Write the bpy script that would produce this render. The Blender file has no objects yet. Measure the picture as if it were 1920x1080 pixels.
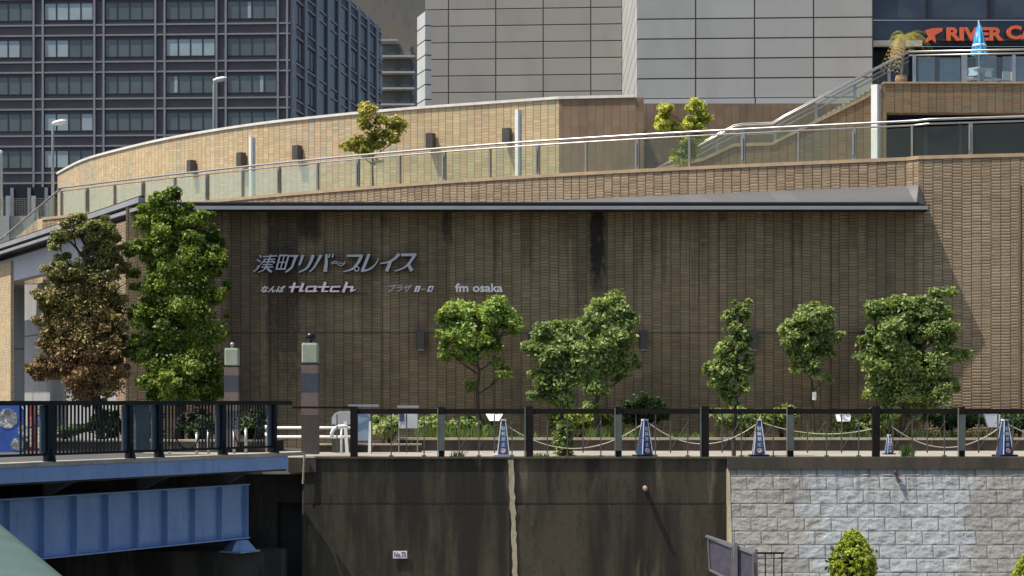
import bpy, math, random
import numpy as np
from mathutils import Vector, Matrix

# ------------------------------------------------------------------ camera, sky, sun, exposure
S = bpy.context.scene
COL = S.collection
F = 3500.0          # focal length in pixels of the 1920 wide photograph
HY = 752.0          # pixel row of the horizon
CZ = 6.5            # eye height above the river datum
cam = bpy.data.cameras.new('camera')
cam.sensor_width = 36.0
cam.lens = 36.0 * F / 1920.0
cam.shift_y = (HY - 540.0) / 1920.0
cam.clip_start = 0.1
cam.clip_end = 5000
co = bpy.data.objects.new('camera', cam)
co.location = (0, 0, CZ)
co.rotation_euler = (math.radians(90), 0, 0)
COL.objects.link(co)
S.camera = co

SD = Vector((-2.35, -0.75, 5.3)).normalized()      # towards the sun
w = bpy.data.worlds.new('World'); S.world = w; w.use_nodes = True
nt = w.node_tree
sky = nt.nodes.new('ShaderNodeTexSky'); sky.sky_type = 'NISHITA'; sky.sun_disc = False
sky.sun_elevation = math.asin(SD.z); sky.sun_rotation = math.atan2(SD.x, SD.y)
sky.air_density = 1.0; sky.dust_density = 3.0; sky.ozone_density = 1.0
bg = nt.nodes['Background']; bg.inputs[1].default_value = 0.125
nt.links.new(sky.outputs[0], bg.inputs[0])
sl = bpy.data.lights.new('sun', 'SUN'); sl.energy = 5.0; sl.angle = math.radians(0.5); sl.color = (1.0, 0.91, 0.78)
so = bpy.data.objects.new('sun', sl); so.rotation_euler = SD.to_track_quat('Z', 'Y').to_euler(); so.location = (-20, 0, 60)
COL.objects.link(so)
S.view_settings.view_transform = 'Standard'; S.view_settings.look = 'None'
S.view_settings.exposure = 0.35; S.view_settings.gamma = 1.0
S.cycles.use_denoising = True
S.cycles.max_bounces = 8; S.cycles.transparent_max_bounces = 16

rnd = random.Random(7)
RS = np.random.RandomState(11)

def P(px, py, D):
    """point at depth D seen at photograph pixel (px, py)"""
    return Vector(((px - 960.0) / F * D, D, CZ - (py - HY) / F * D))
def X(px, D): return (px - 960.0) / F * D
def Z(py, D): return CZ - (py - HY) / F * D
GZ = CZ - 1.33      # street level

# ------------------------------------------------------------------ mesh builder
class MB:
    def __init__(s): s.v = []; s.f = []; s.uv = {}
    def add(s, vs, fs):
        b = len(s.v); s.v += [tuple(p) for p in vs]; s.f += [tuple(b + i for i in f) for f in fs]; return s
    def box(s, x0, x1, y0, y1, z0, z1):
        vs = [(x, y, z) for z in (z0, z1) for y in (y0, y1) for x in (x0, x1)]
        return s.add(vs, [(0, 2, 3, 1), (4, 5, 7, 6), (0, 1, 5, 4), (2, 6, 7, 3), (0, 4, 6, 2), (1, 3, 7, 5)])
    def obox(s, c, ax, hx, hy, hz, az=(0, 0, 1)):
        """box centred at c, ax = local x direction"""
        c = Vector(c); a = Vector(ax).normalized(); z = Vector(az).normalized(); b = z.cross(a).normalized(); z = a.cross(b)
        vs = [c + a * (hx * i) + b * (hy * j) + z * (hz * k) for k in (-1, 1) for j in (-1, 1) for i in (-1, 1)]
        return s.add(vs, [(0, 2, 3, 1), (4, 5, 7, 6), (0, 1, 5, 4), (2, 6, 7, 3), (0, 4, 6, 2), (1, 3, 7, 5)])
    def bar(s, a, b, w, h):
        """rectangular bar from a to b"""
        a = Vector(a); b = Vector(b); d = b - a
        up = Vector((0, 0, 1)) if abs(d.normalized().z) < 0.95 else Vector((0, 1, 0))
        return s.obox((a + b) / 2, d, d.length / 2, w / 2, h / 2, az=up)
    def tube(s, pts, r, n=8, cap=True):
        pts = [Vector(p) for p in pts]; k = len(pts)
        rr = r if isinstance(r, (list, tuple)) else [r] * k
        base = len(s.v); prev = None
        for i, p in enumerate(pts):
            t = (pts[min(i + 1, k - 1)] - pts[max(i - 1, 0)]).normalized()
            if prev is None:
                q = Vector((0, 0, 1)) if abs(t.z) < 0.9 else Vector((1, 0, 0))
                a = t.cross(q).normalized()
            else:
                a = (prev - t * prev.dot(t)).normalized()
            prev = a; b = t.cross(a)
            for j in range(n):
                th = 2 * math.pi * j / n
                s.v.append(tuple(p + (a * math.cos(th) + b * math.sin(th)) * rr[i]))
        for i in range(k - 1):
            for j in range(n):
                a0 = base + i * n + j; a1 = base + i * n + (j + 1) % n
                s.f.append((a0, a1, a1 + n, a0 + n))
        if cap:
            s.f.append(tuple(base + j for j in range(n - 1, -1, -1)))
            s.f.append(tuple(base + (k - 1) * n + j for j in range(n)))
        return s
    def lathe(s, c, prof, n=20):
        c = Vector(c); base = len(s.v)
        for (r, z) in prof:
            for j in range(n):
                th = 2 * math.pi * j / n
                s.v.append((c.x + r * math.cos(th), c.y + r * math.sin(th), c.z + z))
        for i in range(len(prof) - 1):
            for j in range(n):
                a0 = base + i * n + j; a1 = base + i * n + (j + 1) % n
                s.f.append((a0, a1, a1 + n, a0 + n))
        return s
    def frustum(s, c, a0, a1, h, ry=0):
        """square tapered prism"""
        c = Vector(c)
        m = Matrix.Rotation(ry, 3, 'Z')
        vs = [c + m @ Vector((i * a, j * a, z)) for (a, z) in ((a0, 0), (a1, h)) for (i, j) in ((-1, -1), (1, -1), (1, 1), (-1, 1))]
        return s.add(vs, [(3, 2, 1, 0), (4, 5, 6, 7), (0, 1, 5, 4), (1, 2, 6, 5), (2, 3, 7, 6), (3, 0, 4, 7)])
    def prism(s, pts, d):
        """polygon pts (3D) extruded by vector d"""
        n = len(pts); d = Vector(d); pts = [Vector(p) for p in pts]
        vs = pts + [p + d for p in pts]
        fs = [tuple(range(n)), tuple(range(2 * n - 1, n - 1, -1))] + [(i, i + n, (i + 1) % n + n, (i + 1) % n) for i in range(n)]
        return s.add(vs, fs)
    def wall(s, path, z0, z1, th, u0=0.0):
        """vertical wall along plan path (left to right as seen from the front), z0/z1 numbers or per point lists; thickness goes back"""
        n = len(path); P2 = [Vector((p[0], p[1])) for p in path]
        z0 = z0 if isinstance(z0, (list, tuple)) else [z0] * n
        z1 = z1 if isinstance(z1, (list, tuple)) else [z1] * n
        nb = []
        for i in range(n):
            t = (P2[min(i + 1, n - 1)] - P2[max(i - 1, 0)]).normalized()
            nb.append(Vector((-t.y, t.x)))
        b = len(s.v); u = [u0]
        for i in range(1, n): u.append(u[-1] + (P2[i] - P2[i - 1]).length)
        for i in range(n):
            q = P2[i] + nb[i] * th
            s.v += [(P2[i].x, P2[i].y, z0[i]), (P2[i].x, P2[i].y, z1[i]), (q.x, q.y, z1[i]), (q.x, q.y, z0[i])]
        for i in range(n - 1):
            a = b + 4 * i; c = a + 4
            s.uv[len(s.f)] = [(u[i], z0[i]), (u[i + 1], z0[i + 1]), (u[i + 1], z1[i + 1]), (u[i], z1[i])]
            s.f.append((a, c, c + 1, a + 1))
            s.f.append((a + 1, c + 1, c + 2, a + 2))
            s.uv[len(s.f)] = [(u[i], z1[i]), (u[i + 1], z1[i + 1]), (u[i + 1], z0[i + 1]), (u[i], z0[i])]
            s.f.append((a + 2, c + 2, c + 3, a + 3))
            s.f.append((a + 3, c + 3, c, a))
        a = b; s.f.append((a, a + 1, a + 2, a + 3)); a = b + 4 * (n - 1); s.f.append((a + 3, a + 2, a + 1, a))
        return s
    def build(s, name, mat, parent=None, smooth=False, loc=None):
        og = origin(parent) if parent is not None else (Vector(loc) if loc is not None else Vector((0, 0, 0)))
        me = bpy.data.meshes.new(name)
        me.from_pydata([(p[0] - og.x, p[1] - og.y, p[2] - og.z) for p in s.v], [], s.f)
        uvl = me.uv_layers.new(name='UVMap').data
        for i, poly in enumerate(me.polygons):
            if i in s.uv:
                for k, li in enumerate(poly.loop_indices): uvl[li].uv = s.uv[i][k]
            else:
                nn = poly.normal
                if abs(nn.z) > 0.75:
                    for li in poly.loop_indices:
                        q = s.v[me.loops[li].vertex_index]; uvl[li].uv = (q[0], q[1])
                else:
                    l = math.hypot(nn.x, nn.y) or 1; tx, ty = -nn.y / l, nn.x / l
                    for li in poly.loop_indices:
                        q = s.v[me.loops[li].vertex_index]; uvl[li].uv = (q[0] * tx + q[1] * ty, q[2])
        if smooth:
            me.polygons.foreach_set('use_smooth', [True] * len(me.polygons))
        me.materials.append(mat); me.update()
        o = bpy.data.objects.new(name, me); COL.objects.link(o)
        if parent is not None: o.parent = parent
        elif loc is not None: o.location = og
        return o

def origin(o):
    v = Vector((0, 0, 0))
    while o is not None: v += o.location; o = o.parent
    return v
def tag(o, label=None, cat=None, group=None, kind=None):
    if label: o['label'] = label
    if cat: o['category'] = cat
    if group: o['group'] = group
    if kind: o['kind'] = kind
    return o
def thing(name, loc, label, cat, group=None):
    o = bpy.data.objects.new(name, None); o.location = loc; o.empty_display_size = 0.3; COL.objects.link(o)
    return tag(o, label, cat, group)
KIDS = {}
def copy_tree(o, loc, label=None, scale=None, rz=None):
    def rec(a, par):
        c = a.copy(); COL.objects.link(c)
        if par is not None: c.parent = par
        for ch in kids(a): rec(ch, c)
        return c
    def kids(a): return [k for k in ALL_SNAPSHOT if k.parent == a]
    global ALL_SNAPSHOT
    ALL_SNAPSHOT = list(bpy.data.objects)
    c = rec(o, None); c.location = loc
    if label: c['label'] = label
    if scale: c.scale = (scale,) * 3 if not isinstance(scale, tuple) else scale
    if rz is not None: c.rotation_euler = (0, 0, rz)
    return c

# ------------------------------------------------------------------ materials
class N:
    """small node graph helper"""
    def __init__(s, name):
        s.m = bpy.data.materials.new(name); s.m.use_nodes = True; s.t = s.m.node_tree
        s.b = s.t.nodes['Principled BSDF']; s.out = s.t.nodes['Material Output']
    def n(s, typ, **kw):
        x = s.t.nodes.new(typ)
        for k, v in kw.items(): setattr(x, k, v)
        return x
    def l(s, a, b): s.t.links.new(a, b)
    def inp(s, sock, v):
        if hasattr(v, 'is_linked'): s.l(v, sock)
        else: sock.default_value = v
    def math(s, op, a, b=None, c=None, clamp=False):
        x = s.n('ShaderNodeMath', operation=op); x.use_clamp = clamp
        s.inp(x.inputs[0], a)
        if b is not None: s.inp(x.inputs[1], b)
        if c is not None: s.inp(x.inputs[2], c)
        return x.outputs[0]
    def smooth(s, v, a, b, t0=0.0, t1=1.0):
        x = s.n('ShaderNodeMapRange', interpolation_type='SMOOTHSTEP')
        s.inp(x.inputs[0], v); x.inputs[1].default_value = a; x.inputs[2].default_value = b; x.inputs[3].default_value = t0; x.inputs[4].default_value = t1
        return x.outputs[0]
    def mix(s, f, a, b, mode='MIX'):
        x = s.n('ShaderNodeMix', data_type='RGBA', blend_type=mode)
        s.inp(x.inputs[0], f)
        for k, v in ((6, a), (7, b)):
            if isinstance(v, (tuple, list)): x.inputs[k].default_value = (v[0], v[1], v[2], 1)
            else: s.l(v, x.inputs[k])
        return x.outputs[2]
    def ramp(s, f, stops, interp='LINEAR'):
        x = s.n('ShaderNodeValToRGB'); x.color_ramp.interpolation = interp
        e = x.color_ramp.elements
        while len(e) < len(stops): e.new(0.5)
        for k, (p, c) in enumerate(stops): e[k].position = p; e[k].color = (c[0], c[1], c[2], 1)
        s.inp(x.inputs[0], f); return x.outputs[0]
    def noise(s, vec, scale, detail=3.0, rough=0.55):
        x = s.n('ShaderNodeTexNoise'); x.inputs['Scale'].default_value = scale; x.inputs['Detail'].default_value = detail
        x.inputs['Roughness'].default_value = rough; s.l(vec, x.inputs['Vector']); return x.outputs[0]
    def wn(s, vec):
        x = s.n('ShaderNodeTexWhiteNoise', noise_dimensions='3D'); s.l(vec, x.inputs['Vector']); return x.outputs[0]
    def xyz(s, a, b, c=0.0):
        x = s.n('ShaderNodeCombineXYZ')
        for k, v in enumerate((a, b, c)): s.inp(x.inputs[k], v)
        return x.outputs[0]
    def pos(s): return s.n('ShaderNodeNewGeometry').outputs['Position']
    def uv(s):
        x = s.n('ShaderNodeUVMap'); x.uv_map = 'UVMap'
        y = s.n('ShaderNodeSeparateXYZ'); s.l(x.outputs[0], y.inputs[0]); return x.outputs[0], y.outputs[0], y.outputs[1]
    def sep(s, v):
        y = s.n('ShaderNodeSeparateXYZ'); s.l(v, y.inputs[0]); return y.outputs
    def scaled(s, v, sx, sy, sz):
        x = s.n('ShaderNodeMapping'); x.inputs['Scale'].default_value = (sx, sy, sz); s.l(v, x.inputs[0]); return x.outputs[0]
    def bump(s, h, strength, dist):
        x = s.n('ShaderNodeBump'); x.inputs['Strength'].default_value = strength; x.inputs['Distance'].default_value = dist
        s.l(h, x.inputs['Height']); s.l(x.outputs[0], s.b.inputs['Normal'])
    def fin(s, col, rough=0.8, metal=0.0):
        s.inp(s.b.inputs['Base Color'], col if not isinstance(col, tuple) else (col[0], col[1], col[2], 1))
        s.inp(s.b.inputs['Roughness'], rough); s.inp(s.b.inputs['Metallic'], metal); return s.m

def plain(name, col, rough=0.6, metal=0.0, var=0.15, scale=3.0, streak=0.0, bump=0.0, spec=None):
    g = N(name); p = g.pos(); n1 = g.noise(p, scale, 4)
    a = tuple(c * (1 - var) for c in col); b = tuple(min(1, c * (1 + var)) for c in col)
    c = g.mix(g.smooth(n1, 0.3, 0.7), a, b)
    if streak:
        n2 = g.noise(g.scaled(p, 4, 4, 0.35), 1.0, 4)
        c = g.mix(g.math('MULTIPLY', g.smooth(n2, 0.45, 0.75), streak), c, tuple(x * 0.35 for x in col))
    if bump: g.bump(g.noise(p, scale * 8, 4), bump, 0.01)
    if spec is not None: g.b.inputs['Specular IOR Level'].default_value = spec
    return g.fin(c, rough, metal)

def tiles(name, cw, rh, cols, cols2, joint, jx=0.012, jy=0.010, patch=0.6, bump=0.6, stains_shade=None, top=0.0, dirt=0.3, colmix=0.0, groove=None):
    """stacked split-face tiles in vertical columns"""
    g = N(name); uvv, u, v = g.uv()
    cu = g.math('DIVIDE', u, cw); ci = g.math('FLOOR', cu); fu = g.math('SUBTRACT', cu, ci)
    r1 = g.wn(g.xyz(ci, 3.3, 1.7))
    cv = g.math('ADD', g.math('DIVIDE', v, rh), g.math('MULTIPLY', r1, 5.0)); vi = g.math('FLOOR', cv); fv = g.math('SUBTRACT', cv, vi)
    r2 = g.wn(g.xyz(ci, vi, 0.5)); r4 = g.wn(g.xyz(ci, g.math('FLOOR', g.math('DIVIDE', cv, 5.0)), 9.5))
    # joints
    eu = g.math('MULTIPLY', g.math('MINIMUM', fu, g.math('SUBTRACT', 1.0, fu)), cw)
    ev = g.math('MULTIPLY', g.math('MINIMUM', fv, g.math('SUBTRACT', 1.0, fv)), rh)
    ju = g.smooth(eu, jx * 0.35, jx, 1.0, 0.0); jv = g.smooth(ev, jy * 0.3, jy, 1.0, 0.0)
    jv = g.math('MULTIPLY', jv, g.math('ADD', 0.35, g.math('MULTIPLY', g.wn(g.xyz(ci, vi, 4.2)), 0.65)))
    j = g.math('MAXIMUM', ju, jv)
    ca = g.ramp(g.math('ADD', g.math('MULTIPLY', r1, 0.55), g.math('MULTIPLY', r4, 0.45)), cols)
    rc = g.math('ADD', g.math('MULTIPLY', g.wn(g.xyz(ci, g.math('FLOOR', g.math('DIVIDE', cv, 9.0)), 21.0)), colmix), g.math('MULTIPLY', r2, 1.0 - colmix)); cb = g.ramp(rc, cols2)
    pn = g.noise(g.xyz(g.math('MULTIPLY', ci, cw * 0.9), g.math('MULTIPLY', v, 0.35), 0.0), 0.8, 2)
    c = g.mix(g.math('MULTIPLY', g.smooth(pn, 0.42, 0.62), patch), ca, cb)
    c = g.mix(0.35, c, g.mix(r2, (0.6, 0.6, 0.6), (1.25, 1.25, 1.25)), 'MULTIPLY')
    big = g.noise(g.scaled(uvv, 1.0, 0.22, 1.0), 0.9, 5, 0.6)
    c = g.mix(g.math('MULTIPLY', g.smooth(big, 0.5, 0.72), dirt), c, (0.035, 0.03, 0.024))
    c = g.mix(g.math('MULTIPLY', j, 0.8), c, joint)
    if groove:   # wide movement joints every few metres
        gu = g.math('FRACT', g.math('DIVIDE', g.math('ADD', u, groove[1]), groove[0]))
        c = g.mix(g.smooth(g.math('MULTIPLY', gu, groove[0]), 0.02, 0.035, 0.8, 0.0), c, (0.02, 0.016, 0.012))
        gv = g.math('ABSOLUTE', g.math('SUBTRACT', v, groove[2]))
        c = g.mix(g.smooth(gv, 0.012, 0.03, 0.6, 0.0), c, (0.02, 0.016, 0.012))
    if stains_shade:
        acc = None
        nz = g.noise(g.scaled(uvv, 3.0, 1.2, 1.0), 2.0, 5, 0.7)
        for (u0, wd, ln, st) in stains_shade:
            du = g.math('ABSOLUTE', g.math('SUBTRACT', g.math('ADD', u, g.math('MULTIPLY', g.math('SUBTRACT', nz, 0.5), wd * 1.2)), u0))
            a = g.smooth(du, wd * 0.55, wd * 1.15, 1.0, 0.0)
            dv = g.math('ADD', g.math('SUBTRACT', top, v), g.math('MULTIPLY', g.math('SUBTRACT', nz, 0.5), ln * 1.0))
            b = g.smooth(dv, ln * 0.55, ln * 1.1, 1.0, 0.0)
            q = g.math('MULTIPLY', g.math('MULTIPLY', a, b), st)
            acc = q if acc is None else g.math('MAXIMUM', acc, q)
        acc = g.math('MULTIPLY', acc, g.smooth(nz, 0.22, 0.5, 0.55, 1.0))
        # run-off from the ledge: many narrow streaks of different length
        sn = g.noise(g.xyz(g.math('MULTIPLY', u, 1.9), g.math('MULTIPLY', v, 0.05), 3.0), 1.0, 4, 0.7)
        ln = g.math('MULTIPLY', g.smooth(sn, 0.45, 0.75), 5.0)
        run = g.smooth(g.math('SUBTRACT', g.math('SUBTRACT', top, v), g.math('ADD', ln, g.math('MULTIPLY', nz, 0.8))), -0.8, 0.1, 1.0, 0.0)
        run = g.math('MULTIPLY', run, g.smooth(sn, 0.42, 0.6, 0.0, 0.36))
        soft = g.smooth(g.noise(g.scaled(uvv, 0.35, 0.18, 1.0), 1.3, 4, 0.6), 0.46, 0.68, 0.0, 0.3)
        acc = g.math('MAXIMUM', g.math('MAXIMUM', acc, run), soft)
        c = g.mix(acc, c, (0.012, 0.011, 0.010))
    if bump:
        fine = g.noise(g.scaled(uvv, 12, 40, 1), 1.0, 3)
        h = g.math('ADD', g.math('SUBTRACT', g.math('ADD', g.math('MULTIPLY', r2, 0.5), g.math('MULTIPLY', fv, 0.5)), g.math('MULTIPLY', j, 0.9)), g.math('MULTIPLY', fine, 0.5))
        g.bump(h, bump, 0.02)
    return g.fin(c, 0.85)

def glass(name, tint, fac=0.25, rough=0.03, gloss=0.12):
    g = N(name)
    tr = g.n('ShaderNodeBsdfTransparent'); tr.inputs[0].default_value = (*tint, 1)
    gl = g.n('ShaderNodeBsdfGlossy'); gl.inputs[0].default_value = (1, 1, 1, 1); gl.inputs['Roughness'].default_value = rough
    df = g.n('ShaderNodeBsdfDiffuse'); df.inputs[0].default_value = (0.5, 0.52, 0.46, 1)
    fr = g.n('ShaderNodeFresnel'); fr.inputs[0].default_value = 1.5
    m1 = g.n('ShaderNodeMixShader'); m1.inputs[0].default_value = fac
    g.l(tr.outputs[0], m1.inputs[1]); g.l(df.outputs[0], m1.inputs[2])
    m2 = g.n('ShaderNodeMixShader'); g.l(g.math('ADD', g.math('MULTIPLY', fr.outputs[0], 0.6), gloss), m2.inputs[0])
    g.l(m1.outputs[0], m2.inputs[1]); g.l(gl.outputs[0], m2.inputs[2])
    g.l(m2.outputs[0], g.out.inputs[0]); return g.m

def leafmat(name, c0, c1, c2, scale=1.6, trans=0.35, rough=0.5):
    g = N(name); ge = g.n('ShaderNodeNewGeometry')
    n = g.noise(ge.outputs['Position'], scale, 2)
    f = g.math('ADD', g.math('MULTIPLY', g.smooth(n, 0.35, 0.65), 0.6), g.math('MULTIPLY', ge.outputs['Random Per Island'], 0.4))
    c = g.ramp(f, [(0.0, c0), (0.5, c1), (1.0, c2)])
    g.fin(c, rough)
    tl = g.n('ShaderNodeBsdfTranslucent'); g.l(g.mix(1.0, c, (1.0, 1.15, 0.45), 'MULTIPLY'), tl.inputs[0])
    mx = g.n('ShaderNodeMixShader'); mx.inputs[0].default_value = trans
    g.l(g.b.outputs[0], mx.inputs[1]); g.l(tl.outputs[0], mx.inputs[2]); g.l(mx.outputs[0], g.out.inputs[0]); return g.m

def concrete(name, base, dark, light=None, streak=0.8, scale=0.5, zedge=None, bump=0.3, zline=None):
    """weathered concrete with vertical run-off streaks"""
    g = N(name); p = g.pos(); x, y, z = g.sep(p)
    n1 = g.noise(g.scaled(p, 1.0, 1.0, 0.12), 1.3, 5, 0.6)
    n2 = g.noise(g.scaled(p, 1.0, 1.0, 0.3), 5.0, 4, 0.65)
    n3 = g.noise(p, scale, 4, 0.6); n4 = g.noise(p, 14.0, 5, 0.7)
    c = g.mix(g.math('MULTIPLY', g.smooth(n1, 0.42, 0.6), streak), base, dark)
    c = g.mix(g.math('MULTIPLY', g.smooth(n2, 0.5, 0.75), streak * 0.8), c, dark)
    if light is not None:
        l = g.math('MULTIPLY', g.smooth(g.noise(g.scaled(p, 1.0, 1.0, 0.15), 2.1, 4), 0.55, 0.72), g.smooth(n3, 0.4, 0.62))
        c = g.mix(g.math('MULTIPLY', l, 0.85), c, light)
    c = g.mix(0.45, c, g.ramp(n4, [(0.3, (0.5, 0.5, 0.5)), (0.7, (1.3, 1.3, 1.3))]), 'MULTIPLY')
    if zline:
        for zl in zline:
            d = g.math('ABSOLUTE', g.math('SUBTRACT', g.math('ADD', z, g.math('MULTIPLY', g.math('SUBTRACT', n2, 0.5), 0.06)), zl))
            c = g.mix(g.smooth(d, 0.015, 0.04, 0.7, 0.0), c, (0.008, 0.007, 0.006))
    if bump: g.bump(g.math('ADD', n4, n2), bump, 0.015)
    return g.fin(c, 0.9)

TAN = [(0.0, (0.22, 0.145, 0.08)), (0.35, (0.27, 0.19, 0.105)), (0.7, (0.30, 0.205, 0.11)), (1.0, (0.23, 0.18, 0.105))]
MIXED = [(0.0, (0.32, 0.18, 0.09)), (0.45, (0.27, 0.19, 0.11)), (0.6, (0.18, 0.19, 0.14)), (0.8, (0.21, 0.19, 0.12)), (1.0, (0.30, 0.155, 0.075))]
wall_stain_shade = [(X(578, 52.9), 0.42, 1.0, 0.85), (X(838, 52.9), 0.17, 1.0, 0.8), (X(990, 52.9), 0.22, 1.3, 0.4), (X(1120, 52.9), 0.26, 2.6, 0.97),
          (X(530, 52.9), 0.55, 5.6, 0.72), (X(455, 52.9), 0.6, 8.0, 0.5), (X(690, 52.9), 0.3, 4.5, 0.35), (X(1355, 52.9), 0.12, 0.35, 0.6), (X(1325, 52.9), 0.15, 2.6, 0.22), (X(1655, 52.9), 0.3, 3.0, 0.25), (X(720, 52.9), 0.12, 0.5, 0.5)]  # run-off stains; the tallest left streak also paints in tree shade
M = {}
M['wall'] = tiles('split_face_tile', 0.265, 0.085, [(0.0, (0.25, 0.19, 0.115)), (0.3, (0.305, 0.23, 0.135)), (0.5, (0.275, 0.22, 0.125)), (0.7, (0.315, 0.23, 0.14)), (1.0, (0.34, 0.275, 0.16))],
                  [(0.0, (0.275, 0.19, 0.115)), (0.5, (0.25, 0.205, 0.115)), (1.0, (0.30, 0.22, 0.13))], (0.10, 0.07, 0.042), stains_shade=wall_stain_shade, top=CZ + 5.35, dirt=0.34, groove=(3.18, 0.5, Z(624, 52.9)), bump=0.9, jx=0.017, jy=0.010)
M['endwall'] = tiles('split_face_tile_sunlit', 0.265, 0.085, [(0.0, (0.32, 0.245, 0.16)), (0.5, (0.37, 0.29, 0.19)), (1.0, (0.41, 0.32, 0.21))],
                  [(0.0, (0.30, 0.22, 0.14)), (1.0, (0.36, 0.27, 0.17))], (0.12, 0.085, 0.055), stains_shade=None, dirt=0.12, bump=1.0, jx=0.016, jy=0.020)  # wall tile in lighter colours that carry the sun on this end
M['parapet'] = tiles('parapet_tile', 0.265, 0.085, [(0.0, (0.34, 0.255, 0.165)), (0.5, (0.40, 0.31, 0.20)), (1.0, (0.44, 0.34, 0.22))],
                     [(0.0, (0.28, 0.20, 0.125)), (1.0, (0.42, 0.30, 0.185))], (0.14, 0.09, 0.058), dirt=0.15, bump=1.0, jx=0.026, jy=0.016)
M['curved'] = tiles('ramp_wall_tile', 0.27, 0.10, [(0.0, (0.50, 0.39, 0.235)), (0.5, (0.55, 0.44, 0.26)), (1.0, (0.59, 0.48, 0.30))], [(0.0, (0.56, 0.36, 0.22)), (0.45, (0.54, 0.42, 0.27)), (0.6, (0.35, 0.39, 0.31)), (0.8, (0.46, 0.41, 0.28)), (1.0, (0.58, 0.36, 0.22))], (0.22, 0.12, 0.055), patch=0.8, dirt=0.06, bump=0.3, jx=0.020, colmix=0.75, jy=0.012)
M['stair_tile'] = tiles('stair_wall_tile', 0.27, 0.10, TAN, MIXED, (0.09, 0.055, 0.03), patch=0.6, dirt=0.25, bump=0.5, jx=0.018, colmix=0.5)
M['rear_shade_tile'] = tiles('rear_wall_shade_tile', 0.27, 0.30, [(0.0, (0.20, 0.125, 0.075)), (0.5, (0.24, 0.16, 0.10)), (1.0, (0.22, 0.165, 0.115))], [(0.0, (0.26, 0.145, 0.08)), (0.6, (0.17, 0.16, 0.12)), (1.0, (0.22, 0.15, 0.09))], (0.11, 0.07, 0.045), patch=0.5, dirt=0.3, bump=0.2, jx=0.014, jy=0.004, colmix=0.8)
M['cap'] = plain('pale_coping', (0.72, 0.70, 0.66), 0.5, 0.0, 0.1)
M['tancap'] = plain('tan_coping', (0.42, 0.31, 0.19), 0.8, 0, 0.12)
M['sheet'] = plain('grey_sheet_metal', (0.22, 0.23, 0.26), 0.45, 0.6, 0.2, 1.2, streak=0.3)
M['sheet_light'] = plain('pale_grey_fascia', (0.31, 0.32, 0.34), 0.5, 0.1, 0.08, 1.0, streak=0.1)
M['sheet_dark'] = plain('dark_gutter_metal', (0.03, 0.03, 0.038), 0.6, 0.3, 0.1)
M['steel'] = plain('brushed_steel', (0.42, 0.43, 0.43), 0.38, 0.8, 0.08)
M['bar_metal'] = plain('thin_bar_metal', (0.10, 0.095, 0.08), 0.6, 0.2, 0.2)
M['steel_dull'] = plain('dull_steel', (0.26, 0.25, 0.225), 0.5, 0.4, 0.1)
M['glass'] = glass('balustrade_glass', (0.88, 0.92, 0.86), 0.018, gloss=0.0)
M['dark_frame'] = plain('dark_bronze_paint', (0.012, 0.010, 0.010), 0.7, 0.0, 0.2, spec=0.15)
M['green_frame'] = plain('grey_green_paint', (0.085, 0.105, 0.095), 0.6, 0.0, 0.2, streak=0.3)
M['black_blue'] = plain('blue_black_paint', (0.010, 0.016, 0.021), 0.6, 0.0, 0.2, spec=0.2)
M['slate_blue'] = plain('slate_blue_paint', (0.045, 0.075, 0.10), 0.55, 0.1, 0.15)
def bluepaint():
    g = N('bridge_blue_paint'); p = g.pos(); n = g.noise(g.scaled(p, 1, 1, 0.5), 1.5, 5, 0.65); n2 = g.noise(g.scaled(p, 3, 3, 0.6), 2.5, 4)
    c = g.mix(g.smooth(n, 0.35, 0.65), (0.185, 0.30, 0.53), (0.225, 0.345, 0.57))
    c = g.mix(g.math('MULTIPLY', g.smooth(n2, 0.58, 0.8), 0.55), c, (0.07, 0.10, 0.16))
    n5 = g.noise(g.scaled(p, 5, 5, 0.5), 2.0, 5, 0.7)
    c = g.mix(g.math('MULTIPLY', g.smooth(n5, 0.62, 0.72), 0.5), c, (0.16, 0.10, 0.06))
    c = g.mix(g.math('MULTIPLY', g.smooth(g.noise(p, 9, 5, 0.7), 0.64, 0.72), 0.7), c, (0.14, 0.08, 0.045))
    g.bump(g.noise(p, 6, 4), 0.12, 0.02)
    return g.fin(c, 0.5)
M['blue'] = bluepaint()
M['river_conc'] = concrete('river_wall_concrete', (0.060, 0.052, 0.033), (0.015, 0.0135, 0.010), (0.19, 0.16, 0.10), 0.95, zline=[Z(945, 44)])
M['abut_conc'] = concrete('abutment_concrete', (0.07, 0.065, 0.055), (0.02, 0.018, 0.016), (0.11, 0.10, 0.085), 0.9)
M['coping_conc'] = concrete('coping_concrete', (0.085, 0.072, 0.052), (0.035, 0.030, 0.022), None, 0.6)
M['deck_conc'] = concrete('bridge_kerb_concrete', (0.42, 0.38, 0.32), (0.20, 0.18, 0.15), None, 0.4)
M['mortar_lit_end'] = concrete('mortar_strip', (0.42, 0.37, 0.27), (0.20, 0.17, 0.12), None, 0.5)
M['grey_conc'] = concrete('grey_concrete', (0.36, 0.37, 0.36), (0.25, 0.26, 0.26), None, 0.45, zline=[Z(602, 60)])
M['beam_conc'] = plain('grey_beam', (0.42, 0.43, 0.45), 0.7, 0, 0.06, 0.8, streak=0.1)
M['planter'] = concrete('planter_stone', (0.09, 0.068, 0.05), (0.04, 0.032, 0.025), None, 0.8)
M['planter_cap'] = plain('planter_cap', (0.38, 0.33, 0.25), 0.8, 0, 0.2)
M['soil'] = plain('soil', (0.05, 0.038, 0.025), 0.95, 0, 0.4, 8, bump=0.5)
M['paving'] = plain('pavement_paving', (0.27, 0.255, 0.22), 0.85, 0, 0.15, 2.0, bump=0.2)
M['asphalt'] = plain('asphalt', (0.06, 0.06, 0.06), 0.9, 0, 0.15, 2.0)
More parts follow.
